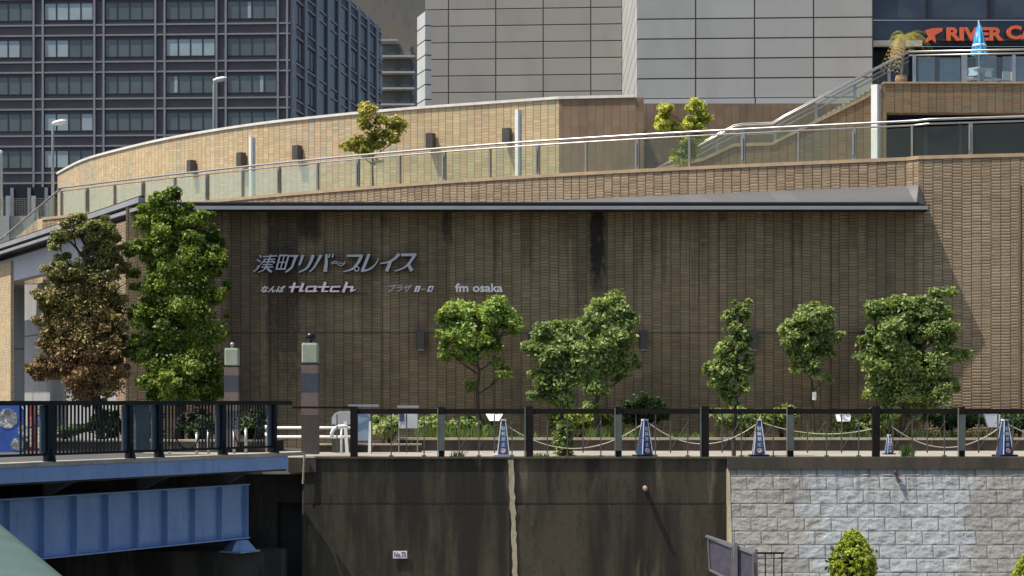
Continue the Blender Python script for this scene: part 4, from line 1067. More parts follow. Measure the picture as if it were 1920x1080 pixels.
# potted palm
pot = thing('potted_palm', (X(1690, 60.6), 60.6, ttop), 'scruffy palm in a clay pot at the top of the stair', 'plant')
o = origin(pot); m = MB(); m.lathe(o, [(0.0, 0.002), (.12, 0), (.19, .1), (.20, .22), (.17, .27), (.19, .30), (.15, .30), (.0, .27)], 16)
m.build('pot', plain('clay_pot', (0.50, 0.33, 0.22), 0.8, 0, 0.3, 6), pot, True)
tp = P(1697, 68, 60.6); m = MB(); m.tube([o + Vector((0, 0, .25)), o + Vector((0.05, 0, .8)), P(1694, 100, 60.6), tp], [0.045, 0.04, 0.035, 0.05], 7); m.build('trunk', M['bark_pale'], pot)
m1 = MB(); m2 = MB(); R = random.Random(5)
for k in range(52):
    th = R.uniform(0, 2 * math.pi); old = k >= 26
    L = R.uniform(0.5, 0.95); upz = R.uniform(0.25, 0.95) if not old else R.uniform(-0.2, 0.2)
    mm = m2 if old else m1
    if old: th = R.uniform(math.pi * 0.6, math.pi * 1.4)
    pts_ = []
    for s_ in range(8):
        f = s_ / 7.; pts_.append(tp + Vector((math.cos(th) * L * f, math.sin(th) * L * f, upz * L * f - (1.0 if not old else 1.5) * L * f * f)))
    for s_ in range(7):
        a, b = pts_[s_], pts_[s_ + 1]; d = (b - a).normalized(); sd = d.cross(Vector((0, 0, 1))).normalized()
        for sg_ in (-1, 1):
            for e_ in range(2):
                c_ = a.lerp(b, e_ * .5); tip = c_ + sd * sg_ * (0.16 * math.sin(math.pi * (s_ + 1) / 8.5)) + d * 0.06 + Vector((0, 0, -0.05))
                mm.add([c_, c_ + d * 0.022, tip], [(0, 1, 2)])
m1.build('fronds', M['leaf_olive'], pot); m2.build('dead_fronds', plain('dead_frond', (0.38, 0.29, 0.14), 0.9), pot)

# ------------------------------------------------------------------ grey panelled tower
def panels(name, cw_, rh_, u0, v0, col):
    g = N(name); uvv, u, v = g.uv()
    cu = g.math('DIVIDE', g.math('SUBTRACT', u, u0), cw_); cv = g.math('DIVIDE', g.math('SUBTRACT', v, v0), rh_)
    fu = g.math('FRACT', cu); fv = g.math('FRACT', cv); r = g.wn(g.xyz(g.math('FLOOR', cu), g.math('FLOOR', cv), 1.0))
    eu = g.math('MULTIPLY', g.math('MINIMUM', fu, g.math('SUBTRACT', 1.0, fu)), cw_); ev = g.math('MULTIPLY', g.math('MINIMUM', fv, g.math('SUBTRACT', 1.0, fv)), rh_)
    c = g.mix(r, tuple(x * .92 for x in col), tuple(x * 1.06 for x in col))
    n = g.noise(g.scaled(uvv, 1, .35, 1), 0.8, 5); c = g.mix(g.math('MULTIPLY', g.smooth(n, .45, .7), .25), c, tuple(x * .6 for x in col))
    c = g.mix(g.math('MULTIPLY', g.smooth(fv, 0.75, 1.0), 0.15), c, tuple(x * .6 for x in col))
    j = g.math('MAXIMUM', g.smooth(eu, .014, .03, 1, 0), g.smooth(ev, .018, .034, 1, 0))
    c = g.mix(j, c, (.018, .018, .018)); g.bump(g.math('MULTIPLY', j, -1.0), .6, .03)
    return g.fin(c, .55)
tw = thing('panel_tower', (X(1300, 70), 70, CZ + 6), 'grey panelled tower block with dark joints rising behind the ramp', 'building')
HT = CZ + 34
rx0, rx1 = X(1195, 66.4), X(1637, 66.0)
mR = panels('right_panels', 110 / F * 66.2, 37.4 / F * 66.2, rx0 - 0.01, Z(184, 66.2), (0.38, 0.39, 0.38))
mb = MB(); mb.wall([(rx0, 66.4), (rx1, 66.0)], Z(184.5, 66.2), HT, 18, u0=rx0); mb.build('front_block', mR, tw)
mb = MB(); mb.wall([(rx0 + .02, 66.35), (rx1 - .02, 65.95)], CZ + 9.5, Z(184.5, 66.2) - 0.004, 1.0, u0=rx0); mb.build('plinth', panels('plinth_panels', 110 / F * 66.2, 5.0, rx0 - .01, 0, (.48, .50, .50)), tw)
# receding side: front panels in a lighter colour that carries its sunlight
mS = panels('sunlit_side_panels', 1.9, 37.4 / F * 66.2, 0.03, Z(184, 66.2), (0.50, 0.51, 0.50))
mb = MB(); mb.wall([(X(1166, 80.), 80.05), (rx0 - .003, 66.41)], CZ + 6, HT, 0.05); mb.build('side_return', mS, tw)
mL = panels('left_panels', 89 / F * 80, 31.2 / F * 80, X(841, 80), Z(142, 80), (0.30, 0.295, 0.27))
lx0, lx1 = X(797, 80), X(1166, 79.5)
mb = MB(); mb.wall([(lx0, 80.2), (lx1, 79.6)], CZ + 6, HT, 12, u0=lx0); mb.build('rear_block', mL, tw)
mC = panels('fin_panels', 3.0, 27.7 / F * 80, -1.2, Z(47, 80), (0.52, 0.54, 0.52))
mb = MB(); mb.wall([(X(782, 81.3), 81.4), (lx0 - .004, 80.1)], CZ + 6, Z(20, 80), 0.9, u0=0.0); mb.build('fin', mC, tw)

# ------------------------------------------------------------------ apartment tower far behind
apm = concrete('tower_render', (0.175, 0.155, 0.125), (0.12, 0.105, 0.085), (0.24, 0.18, 0.12), 0.6, 0.02)
def apmat():
    g = N('tower_mottled_render'); p = g.pos(); n = g.noise(p, 0.12, 6, 0.65); n2 = g.noise(g.scaled(p, 1, 1, .3), .9, 4)
    c = g.mix(g.smooth(n, .35, .65), (0.17, 0.165, 0.145), (0.205, 0.19, 0.165)); c = g.mix(g.math('MULTIPLY', g.smooth(n2, .5, .7), .35), c, (0.10, 0.095, 0.085))
    x, y, z = g.sep(p)
    c = g.mix(g.math('MULTIPLY', g.smooth(n, .5, .6), g.math('MULTIPLY', g.smooth(z, 78, 88), .6)), c, (0.21, 0.165, 0.115))
    return g.fin(c, .9)
AD = 350.
ap = thing('apartment_tower', (X(740, AD), AD, GZ), 'far brown grey apartment tower with thin white balcony slabs', 'building')
am = apmat()
mb = MB(); mb.wall([(X(560, 420), 420), (X(840, 420), 421)], GZ, 130, 30); mb.build('main_block', am, ap)
mb = MB(); mb.wall([(X(700, AD), AD), (X(773, AD), AD)], GZ, Z(82, AD), 20); mb.build('balcony_block', plain('pale_render', (0.17, 0.165, 0.15), .9, 0, .15, .2), ap)
for k in range(8):
    y = 79 + 30 * k; m = MB(); xe = 746 if k == 0 else 778
    m.box(X(700, AD), X(xe, AD - 2), AD - 2.2, AD, Z(y + 1.6, AD), Z(y - 1.6, AD)); sl_ = m.build('balcony_slab', plain('slab_white', (.42, .42, .40), .8) if k == 0 else bpy.data.materials['slab_white'], ap)
    if k:
        m = MB(); m.box(X(720, AD), X(773, AD), AD - .3, AD - .1, Z(y - 2, AD), Z(y - 12, AD)); m.build('parapet', bpy.data.materials['pale_render'], sl_)
    for px in (746, 773):
        m = MB(); m.box(X(px - 3.5, AD), X(px + 3.5, AD), AD - .45, AD - .31, Z(y + 22, AD), Z(y + 10, AD)); m.build('window', plain('dim_window', (.06, .065, .07), .3) if k == 0 and px == 746 else bpy.data.materials['dim_window'], ap)

# ------------------------------------------------------------------ office building
of = thing('office_building', (-24.07, 203, GZ), 'dark grid fronted office block filling the upper left, some blinds drawn', 'building')
oc = Vector((-24.07, 203.0)); d1 = Vector((-1, 0.05)).normalized(); d2 = Vector((0.1386, 1)).normalized()
n1 = Vector((-0.05, -1)).normalized(); n2 = Vector((1, -0.1386)).normalized()
facade = plain('facade_dark', (0.07, 0.068, 0.078), 0.6, 0.1, 0.1, .3); ribm = plain('facade_ribs', (0.24, 0.24, 0.265), .5, .3, .08)  # facade greys lightened so the colour carries the distance haze
spand = plain('spandrel', (0.075, 0.07, 0.078), .6, .1, .1, .5); piermat = plain('pier', (0.17, 0.175, 0.20), .5, .2, .1)
def winmat(name, col, rough, spec=0.5):
    g = N(name); p = g.pos(); n = g.noise(p, .25, 3); g.b.inputs['Specular IOR Level'].default_value = spec
    return g.fin(g.mix(n, tuple(x * .6 for x in col), tuple(x * 1.4 for x in col)), rough)
wg = winmat('office_glass', (0.095, 0.12, 0.13), .14); wgd = winmat('office_glass_dark', (0.018, 0.022, 0.03), .25, .15)
blind = plain('white_blind', (0.30, 0.38, 0.42), .6, 0, .08, .5); mull = plain('window_frame', (0.022, 0.028, 0.034), .5)
rv = Vector((0.0, 0.0))
def O1(t, o, z): q = oc + d1 * t + n1 * o; return Vector((q.x, q.y, z))
def O2(t, o, z): q = oc + d2 * t + n2 * o; return Vector((q.x, q.y, z))
def obx(mb, fn, t0, t1, o0, o1, z0, z1):
    vs = [fn(t, o, z) for z in (z0, z1) for o in (o0, o1) for t in (t0, t1)]
    return mb.add(vs, [(0, 1, 3, 2), (4, 6, 7, 5), (0, 4, 5, 1), (2, 3, 7, 6), (0, 2, 6, 4), (1, 5, 7, 3)])
ROOF = CZ + 49.8; W1 = 60; W2 = 47.3
A_, B_, C_, D_ = O1(0, 0, 0), O1(W1, 0, 0), O1(W1, 0, 0) + Vector((d2.x, d2.y, 0)) * W2, O2(W2, 0, 0)
mb = MB(); base = [(p.x, p.y, GZ) for p in (A_, B_, C_, D_)]; mb.prism(base, (0, 0, ROOF - GZ)); mb.build('body', facade, of)
mb = MB(); zs = [CZ + 39.95 - 4.03 * k for k in range(-2, 9)]
for zk in zs:
    for z in (zk, zk + 1.13):
        obx(mb, O1, 0.02, W1, 0.0, 0.22, z - .09, z + .09)
for j in range(10):
    for t in (0.35, 1.37): obx(mb, O1, t + 6.73 * j - .11, t + 6.73 * j + .11, 0.0, 0.25, zs[-1] - 3, ROOF)
mb.build('facade_grid', ribm, of)
mb = MB()
for zk in zs: obx(mb, O1, 0.0, W1, 0.0, .07, zk + .1, zk + 1.03)
mb.build('spandrels', spand, of)
drawn = {(5, 0): 1, (4, 0): 0, (0, 4): 0}
R = random.Random(4)
bl = {}  # (bay from the right, floor from the top) -> panes with blinds
for key, v in {(3, -1): 15, (3, 0): 12, (3, 2): 13, (4, 0): 14, (1, 0): 15, (4, 2): 0, (3, 3): 12, (0, 1): 2, (2, 1): 0, (1, 1): 8, (2, 2): 0, (0, -1): 4, (4, -1): 0}.items(): bl[key] = v
for j in range(7):
    for k in range(-2, 8):
        zk = CZ + 39.95 - 4.03 * k
        if zk - 2.5 < CZ + 12: continue
        t0_ = 1.55 + 6.73 * j; t1_ = 6.95 + 6.73 * j
        m = MB(); obx(m, O1, t0_, t1_, 0.0, 0.06, zk - 2.35, zk - .5); wi = m.build('window', wg, of)
        m = MB()
        for q in range(5):
            t = t0_ + (t1_ - t0_) * q / 4; obx(m, O1, t - .055, t + .055, .061, .11, zk - 2.35, zk - .5)
        obx(m, O1, t0_ + .06, t1_ - .06, .061, .10, zk - 2.40, zk - 2.32)
        m.build('frame', mull, wi)
        msk = bl.get((j, k), R.choice([0, 0, 0, 0, 2, 4, 8]) if (j > 4 or k > 3) else 0)
        for q in range(4):
            if msk >> q & 1:
                m = MB(); a = t0_ + (t1_ - t0_) * q / 4; b = a + (t1_ - t0_) / 4
                wdt = 1.0
                if msk in (2, 4, 8): wdt = .3
                obx(m, O1, a + .08, a + .08 + (b - a - .16) * wdt, .062, .075, zk - 2.28, zk - .52); m.build('blind', blind, wi)
# side face
mb = MB(); sp_ = MB()
for zk in zs:
    for z in (zk, zk + 1.13): obx(mb, O2, 0.6, W2, 0.0, 0.22, z - .10, z + .10)
    obx(sp_, O2, 0.5, W2, 0, .07, zk + .12, zk + 1.01)
mb.build('side_grid', ribm, of); sp_.build('side_spandrels', spand, of)
mb = MB()
obx(mb, O2, -.02, 1.1, 0, .35, zs[-1] - 3, ROOF)
for j in range(1, 9): obx(mb, O2, 5.45 * j - .55, 5.45 * j + .75, 0.0, 0.34, zs[-1] - 3, ROOF)
mb.build('side_piers', piermat, of)
for j in range(9):
    for k in range(-2, 7):
        zk = CZ + 39.95 - 4.03 * k
        t0_ = 5.45 * j + (1.1 if j == 0 else .8); t1_ = 5.45 * (j + 1) - .6
        if j in (2, 3, 4):
            m = MB(); obx(m, O2, t0_, t1_, .02, .1, zk - 2.88, zk + 1.1 if k > -2 else zk - .1); m.build('window', wgd, of)  # flat dark sheet stands for the shade inside an open balcony void
        else:
            m = MB(); obx(m, O2, t0_ + .7, t1_ - .5, .02, .1, zk - 2.5, zk - .45); wi = m.build('window', wgd, of)
            m = MB(); obx(m, O2, (t0_ + t1_) / 2 - .05, (t0_ + t1_) / 2 + .07, .101, .15, zk - 2.5, zk - .45); m.build('frame', mull if j < 5 else blind, wi)
# colonnade at the foot
mb = MB()
for t in np.arange(0, 60, 1.9): obx(mb, O1, t, t + .35, .3, .6, CZ + 20, CZ + 23.3)
mb.build('louvre_posts', ribm, of)
mb = MB(); obx(mb, O1, 0, 60, .1, .3, CZ + 18, CZ + 23.4); mb.build('louvre_band', wgd, of)

# ------------------------------------------------------------------ elevated road with lamps at the left
vd = thing('elevated_road', (X(0, 92), 92, GZ), 'grey elevated road with mesh fence at the far left behind the stair', 'road')
mb = MB(); mb.box(-60, X(108, 88), 86, 100, CZ + 5.5, CZ + 7.4); mb.build('deck', M['grey_conc'], vd)
mb = MB(); mb.box(-60, X(108, 88), 86, 86.3, CZ + 7.4, Z(405, 86)); mb.build('barrier', M['grey_conc'], vd)
mb = MB()
for z in np.linspace(Z(403, 86), Z(372, 86), 9): mb.box(-60, X(108, 86), 86.1, 86.13, z - .008, z + .008)
for px in range(-60, 106, 5): mb.box(X(px, 86) - .008, X(px, 86) + .008, 86.131, 86.15, Z(404, 86), Z(371, 86))
mb.build('mesh_fence', M['steel_dull'], vd)
for px in (15, 63, 95):
    m = MB(); m.box(X(px, 85.9) - .08, X(px, 85.9) + .08, 85.8, 86, CZ + 7.0, Z(368, 86)); m.build('post', M['steel'], vd)
for px in (-40, 60): mb = MB(); mb.box(X(px, 92) - 1, X(px, 92) + 1, 92, 94, GZ, CZ + 5.5); mb.build('pier', M['grey_conc'], vd)
def street_lamp(px, ytop, D, zb_, label, arm=1):
    x = X(px, D); r = thing('street_lamp', (x, D, zb_), label, 'street lamp', 'street lamps on the elevated road')
    zt_ = Z(ytop + 8, D)
    m = MB(); m.tube([(x, D, zb_), (x, D, zt_), (x + .05 * arm, D, zt_ + .15), (x + .3 * arm, D, zt_ + .22)], [.09, .06, .055, .05], 8); m.build('pole', M['steel'], r, True)
    m = MB(); c = Vector((x + .32 * arm, D, zt_ + .25)); s_ = .34
    for i, (dx, rr) in enumerate([(-1.1, .02), (-1.0, .1), (-.4, .17), (.3, .17), (.9, .1), (1.05, .02)]):
        for j in range(10):
            th = 2 * math.pi * j / 10; m.v.append((c.x + dx * s_ * arm, c.y + rr * 1.2 * math.cos(th), c.z + rr * .75 * math.sin(th) + dx * .06))
    for i in range(5):
        for j in range(10): m.f.append((i * 10 + j, i * 10 + (j + 1) % 10, (i + 1) * 10 + (j + 1) % 10, (i + 1) * 10 + j))
    m.build('lamp_head', M['white'], r, True)
    m = MB(); m.box(x - .18, x + .18, D - .18, D + .18, zb_, zb_ + .06); m.build('base_plate', M['steel_dull'], r)
street_lamp(401, 150, 95, CZ + 6, 'tall street lamp rising behind the curved wall before the office block')
street_lamp(99, 231, 92, CZ + 7.4, 'street lamp beside the left end of the curved wall')
street_lamp(3, 284, 98, CZ + 7.4, 'street lamp cut off by the left picture edge', -1)

# ------------------------------------------------------------------ wall lettering
signm = plain('sign_metal', (0.52, 0.52, 0.57), 0.45, 0.1, 0.08); sidem = plain('sign_side', (0.04, 0.045, 0.09), .6)
whitem = plain('sign_white', (0.92, 0.89, 0.90), .5, 0, .04); redm = plain('sign_red', (0.13, 0.02, 0.035), .6)
SG = 52.66
def stroke(m, pts, w0, w1, conv, d0, d1):
    """ribbon stroke of changing width, extruded in depth"""
    P_ = [Vector(conv(x, y)) for x, y in pts]
    if len(P_) > 2:      # smooth
        out = []
        for i in range(len(P_) - 1):
            a = P_[max(i - 1, 0)]; b = P_[i]; c_ = P_[i + 1]; d = P_[min(i + 2, len(P_) - 1)]
            for k in range(4):
                t = k / 4.; out.append(0.5 * ((2 * b) + (c_ - a) * t + (2 * a - 5 * b + 4 * c_ - d) * t * t + (3 * b - a - 3 * c_ + d) * t ** 3))
        out.append(P_[-1]); P_ = out
    n = len(P_); L = []; Rr = []
    for i, p in enumerate(P_):
        t = (P_[min(i + 1, n - 1)] - P_[max(i - 1, 0)]).normalized(); nn = Vector((-t.y, t.x)); wd = (w0 + (w1 - w0) * i / (n - 1)) / 2
        L.append(p + nn * wd); Rr.append(p - nn * wd)
    base = len(m.v)
    for i in range(n):
        for q in (L[i], Rr[i]):
            m.v.append((X(q.x, SG), d0, Z(q.y, SG))); m.v.append((X(q.x, SG), d1, Z(q.y, SG)))
    for i in range(n - 1):
        a = base + 4 * i; b = a + 4
        m.f += [(a, b, b + 2, a + 2), (a + 1, a + 3, b + 3, b + 1), (a, a + 1, b + 1, b), (a + 2, b + 2, b + 3, a + 3)]
    m.f += [(base, base + 2, base + 3, base + 1), (base + 4 * n - 4, base + 4 * n - 3, base + 4 * n - 1, base + 4 * n - 2)]
c4 = lambda x, y: (470 + x / 8.348, 465 + y / 8.348)
c5 = lambda x, y: (700 + x / 7.385, 465 + y / 7.385)
k4, k5_ = 1 / 8.348, 1 / 7.385
chars = [
 [([(140, 112), (172, 150)], 26, 20), ([(100, 182), (158, 218)], 26, 24), ([(135, 270), (95, 330), (45, 372)], 34, 16), ([(190, 138), (415, 122)], 20, 20),
  ([(200, 178), (388, 172)], 17, 17), ([(175, 222), (385, 212)], 19, 19), ([(318, 104), (285, 190), (262, 245)], 26, 26), ([(225, 180), (200, 215), (150, 262)], 20, 14),
  ([(330, 180), (345, 215), (372, 240)], 20, 18), ([(190, 262), (345, 258)], 18, 18), ([(165, 300), (352, 298)], 18, 18), ([(262, 250), (215, 335), (120, 380)], 26, 14), ([(252, 305), (285, 345), (330, 372)], 30, 40)],
 [([(455, 116), (600, 116)], 22, 22), ([(460, 112), (400, 335)], 26, 26), ([(595, 112), (530, 335)], 26, 26), ([(395, 328), (535, 328)], 22, 22), ([(527, 116), (465, 330)], 18, 18), ([(430, 224), (565, 224)], 18, 18),
  ([(612, 124), (745, 124)], 26, 26), ([(705, 128), (672, 225), (635, 310), (545, 378)], 44, 24)],
 [([(815, 108), (792, 190), (755, 270)], 42, 30), ([(978, 108), (935, 225), (865, 325), (755, 378)], 52, 18)],
 [([(1102, 108), (1050, 205), (985, 310), (922, 372)], 46, 18), ([(1185, 98), (1182, 230), (1165, 372)], 34, 60), ([(1237, 96), (1222, 152)], 26, 22), ([(1292, 96), (1276, 148)], 26, 22)],
 [([(1258, 238), (1310, 208), (1365, 222), (1425, 248), (1482, 212)], 12, 12), ([(1268, 250), (1340, 238), (1392, 276), (1440, 268), (1482, 232)], 12, 12)],
 [([(1505, 122), (1752, 118)], 34, 34), ([(1735, 112), (1692, 212), (1620, 305), (1540, 350), (1450, 368)], 52, 14)],
 [([(1855, 92), (1802, 220), (1740, 372)], 44, 44), ([(1745, 358), (1850, 335), (1945, 262), (2008, 165)], 34, 14)]]
chars5 = [[([(358, 80), (292, 150), (205, 196), (95, 212)], 46, 14), ([(238, 180), (212, 250), (183, 322)], 40, 48)],
          [([(385, 96), (592, 92)], 36, 36), ([(582, 80), (505, 200), (425, 272), (298, 322)], 46, 12), ([(478, 215), (535, 318)], 40, 52)]]
ms = thing('wall_sign', (X(625, SG), WY, Z(520, WY)), 'large slanted silver Japanese lettering on the shaded tile wall', 'sign')
def ring(m, c, r, wd, conv, d0, d1):
    pts = [(c[0] + r * math.cos(t), c[1] + r * math.sin(t)) for t in np.linspace(0, 2 * math.pi, 17)]
    stroke(m, pts, wd, wd, conv, d0, d1)
jig = 0.0
for ci_, (lst, conv, kk) in enumerate([(c, c4, k4) for c in chars] + [(c, c5, k5_) for c in chars5]):
    m = MB(); b_ = MB()
    for si_, (pts, w0, w1) in enumerate(lst):
        e_ = si_ * 0.0015
        stroke(m, pts, w0 * kk, w1 * kk, conv, SG - e_, SG + .03)
        stroke(b_, [(x + 3, y + 4) for x, y in pts], w0 * kk * 1.15, w1 * kk * 1.15, conv, SG + .032 + e_, WY - .03)
    if ci_ == 5:
        ring(m, (1660, 326), 34, 20 * k4, c4, SG - .02, SG + .03); ring(b_, (1660, 326), 34, 22 * k4, c4, SG + .045, WY - .03)
    o_ = m.build('character', signm, ms); b_.build('backing', sidem, o_)
hs = thing('hall_sign', (X(578, SG), WY, Z(541, WY)), 'smaller white lettering reading Hatch on a dark red rail', 'sign')
hch = [[([(690, 540), (640, 692)], 38, 38), ([(600, 612), (765, 608)], 26, 26), ([(822, 548), (775, 672)], 42, 42), ([(755, 676), (835, 672)], 26, 18)],
       [([(880, 606), (1030, 602)], 24, 24), ([(888, 606), (860, 672)], 30, 30), ([(852, 678), (985, 676)], 26, 26), ([(1022, 600), (985, 690)], 34, 34), ([(985, 678), (1045, 674)], 24, 20)],
       [([(1170, 532), (1120, 672)], 40, 40), ([(1048, 610), (1235, 606)], 24, 24), ([(1105, 678), (1215, 676)], 26, 20)],
       [([(1265, 608), (1405, 604)], 26, 26), ([(1275, 606), (1248, 672)], 32, 32), ([(1238, 678), (1385, 676)], 26, 26)],
       [([(1508, 532), (1448, 692)], 40, 40), ([(1470, 610), (1600, 606)], 26, 26), ([(1595, 600), (1570, 676)], 38, 38), ([(1560, 680), (1645, 652)], 24, 16)]]
pinkw = plain('sign_pink_white', (0.95, 0.84, 0.86), .5, 0, .04)
for lst in hch:
    m = MB(); b_ = MB()
    for si_, (pts, w0, w1) in enumerate(lst):
        stroke(m, pts, w0 * k4, w1 * k4, c4, SG - si_ * .0015, SG + .03); stroke(b_, [(x + 3, y + 5) for x, y in pts], w0 * k4 * 1.3, w1 * k4 * 1.3, c4, SG + .032 + si_ * .0015, WY - .03)
    o_ = m.build('letter', pinkw, hs); b_.build('backing', redm, o_)
text('lettering', 'なんば', P(512, 542, SG), 12.5 / F * SG, whitem, hs, shear=.35, ext=.03, width=46 / F * SG, bold=.02)
m = MB(); m.box(X(482, SG), X(690, SG), SG + .05, SG + .08, Z(551.5, SG), Z(549.5, SG)); m.build('mounting_rail', redm, hs)
ps = thing('plaza_sign', (X(769, SG), WY, Z(541, WY)), 'small slanted grey lettering with two numbered squares on the shaded wall', 'sign')
text('lettering', 'プラザ', P(750, 540.5, SG), 14.5 / F * SG, signm, ps, shear=.3, ext=.03, width=44 / F * SG, bold=.012)
for (a, nm) in ((781, '1'), (805.5, '4')):
    m = MB(); m.prism([P(a - 5, 547, SG), P(a + 4, 547, SG), P(a + 8, 536, SG), P(a - 1, 536, SG)], (0, .03, 0)); q_ = m.build('number_square', whitem, ps)
    text('lettering', nm, P(a + 1.5, 541.5, SG - .012), 8 / F * SG, sidem, q_, shear=.3, ext=.006, bold=.01)
m = MB(); m.prism([P(789, 543, SG), P(797, 543, SG), P(797.5, 541.5, SG), P(789.5, 541.5, SG)], (0, .03, 0)); m.build('dash', signm, ps)
fs_ = thing('radio_sign', (X(898, SG), WY, Z(540, WY)), 'upright white lettering reading fm osaka on the shaded wall', 'sign')
text('lettering', 'fm osaka', P(898, 539.5, SG), 16.5 / F * SG, whitem, fs_, ext=.03, width=89 / F * SG, bold=.022)

# ------------------------------------------------------------------ lamp pillars
pink = plain('pink_granite', (0.16, 0.12, 0.105), .6, 0, .12, 12); slate = plain('slate_granite', (0.055, 0.062, 0.083), .5, 0, .12, 12)  # granite colours lowered to carry the shade of the tree
lant = plain('lantern_glass', (0.34, 0.385, 0.29), .35, 0, .12, 3)
def pillar(px, D, wpx, ys, label, orn, dark):
    x = X(px, D); hw = wpx / F * D / 2; r = thing('lamp_pillar', (x, D, GZ), label, 'lamp pillar', 'stone lamp pillars at the bridge end')
    yb = ys[-1]
    for (a, b, mt) in ys[:-1]:
        m = MB(); m.box(x - hw, x + hw, D - hw, D + hw, Z(b, D - hw), Z(a, D - hw)); m.build('stone_block', mt, r)
    top = Z(ys[0][0], D - hw)
    lh = yb / F * D
    m = MB(); s1, s2 = hw * .96, hw * .9
    vs = []
    for (s_, z) in ((hw * .80, .012), (s1, .05), (s1, lh - .05), (s2, lh)):
        vs.append((s_, top + z))
    n_ = 4
    for (s_, z) in vs:
        b_ = s_ * .16
        for (i, j) in ((-1, -1), (1, -1), (1, 1), (-1, 1)):
            for (ii, jj) in (((1, 0), (0, 1)) if i * j < 0 else ((0, 1), (1, 0))):
                m.v.append((x + i * s_ - i * b_ * ii, D + j * s_ - j * b_ * jj, z))
    for k in range(3):
        for q in range(8): m.f.append((k * 8 + q, k * 8 + (q + 1) % 8, (k + 1) * 8 + (q + 1) % 8, (k + 1) * 8 + q))
    m.f.append(tuple(range(24, 32)))
    m.build('lantern', lant, r)
    m = MB(); m.box(x - hw * 1.0, x + hw * 1.0, D - hw, D + hw, top - .01, top + .012); m.build('collar', M['dark_frame'], r)
    m = MB(); o = Vector((x, D, top + lh))
    pr_ = [(0.0, 0), (.05, .005), (.03, .03), (orn * .5, .05), (orn, .05 + orn * .6), (orn * .95, .05 + orn * 1.1), (orn * .5, .05 + orn * 1.6), (0, .05 + orn * 1.7)]
    m.lathe(o, pr_, 14); m.build('finial', dark, r, True)
    return r
ornm = plain('finial_dark', (0.02, 0.02, 0.025), .25, .5); ornw = plain('finial_pale', (0.35, 0.36, 0.36), .3, .3)
dpink = plain('dark_base_granite', (0.07, 0.055, 0.052), .6, 0, .12, 12)
pillar(582, 44.9, 31, [(683, 700, pink), (700.2, 736, slate), (736.2, 778, pink), (778.2, 852, dpink), 40], 'larger stone lamp pillar beside the start of the pavement fence', .125, ornm)
pillar(435.5, 48.3, 26.5, [(687.5, 704, pink), (704.2, 735, slate), (735.2, 770, pink), (770.2, 805, slate), (805.2, 840, pink), 35], 'smaller stone lamp pillar in front of the big green tree', .06, ornw)

# ------------------------------------------------------------------ planter and small street objects
pt = thing('planter_wall', (X(1300, 49.9), 49.9, GZ), 'long low brown planter wall with pale cap along the building', 'planter')
PZ = Z(821, 49.9)
mb = MB(); mb.wall([(X(745, 49.9), 49.9), (X(2150, 49.9), 49.9)], GZ - .1, PZ - .06, .25); mb.build('wall', M['planter'], pt)
mb = MB(); mb.box(X(745, 49.9), X(2150, 49.9), 49.86, 50.2, PZ - .058, PZ + .0); mb.build('cap', M['planter_cap'], pt)
mb = MB(); mb.box(X(745, 49.9) + .1, X(2150, 49.9), 50.2, WY - .02, GZ - .1, PZ - .04); mb.build('soil', M['soil'], pt)
mb = MB(); mb.wall([(X(590, 48.6), 48.6), (X(790, 48.6), 48.6)], GZ - .1, Z(832, 48.6) - .04, .25); mb.build('low_wall', M['planter'], pt)
mb = MB(); mb.box(X(590, 48.6), X(790, 48.6), 48.57, 48.88, Z(832, 48.6) - .038, Z(832, 48.6)); mb.build('low_cap', M['planter_cap'], pt)
pt2 = thing('hedge_planter', (X(250, 51), 51, GZ), 'low pale kerb planter under the two big trees behind the bridge', 'planter')
mb = MB(); mb.wall([(X(-40, 48.4), 48.4), (X(500, 48.4), 48.4)], GZ - .3, GZ + .28, .25); mb.build('wall', M['coping_conc'], pt2)
mb = MB(); mb.box(X(-40, 48.4), X(500, 48.4), 48.37, 48.68, GZ + .282, GZ + .33); mb.build('cap', M['planter_cap'], pt2)
mb = MB(); mb.box(X(-40, 48.4), X(500, 48.4), 48.68, 52, GZ - .2, GZ + .26); mb.build('soil', M['soil'], pt2)

# white pipe barrier
wb = thing('pipe_barrier', (X(580, 47.2), 47.2, GZ), 'white two rail pipe barrier beside the larger lamp pillar', 'barrier')
D = 47.2
for y in (802, 819):
    m = MB(); m.tube([P(520, y, D), P(690, y, D)], .036, 10); m.build('rail', M['white'], wb, True)
for px in (640,):
    m = MB(); m.tube([P(px, 796, D), Vector((X(px, D), D, GZ))], .03, 8); m.build('post', M['white'], wb, True)
wb2 = thing('pipe_barrier', (X(500, 47.6), 47.6, GZ), 'short end of white pipe barrier left of the pillar, showing its clamps', 'barrier')
m = MB(); m.tube([P(497, 801, 47.6), P(508, 801, 47.6)], .05, 8); m.tube([P(497, 812, 47.6), P(505, 822, 47.6)], .04, 8); m.build('clamp', M['white'], wb2, True)
m = MB(); m.tube([P(500, 800, 47.6), Vector((X(500, 47.6), 47.6, GZ))], .028, 8); m.build('post', M['steel_dull'], wb2)
hd = tag(MB().add([], []).build('dummy', M['white']), 'x', 'x'); bpy.data.objects.remove(hd)
# rounded white hood
m = MB(); D = 46.6
arc = [P(624 + 0 * k, 0, D) for k in range(0)]
pts_ = [P(622, 822, D), P(622, 812, D), P(626, 804, D), P(634, 800, D), P(644, 799, D), P(652, 800, D)]
m.tube(pts_, [.03, .045, .05, .05, .045, .035], 10); m.tube([P(624, 820, D), P(648, 820, D)], .028, 8)
tag(m.build('barrier_loop', M['white'], loc=(X(640, D), D, GZ), smooth=True), 'bright white rounded barrier end just right of the larger pillar', 'barrier')

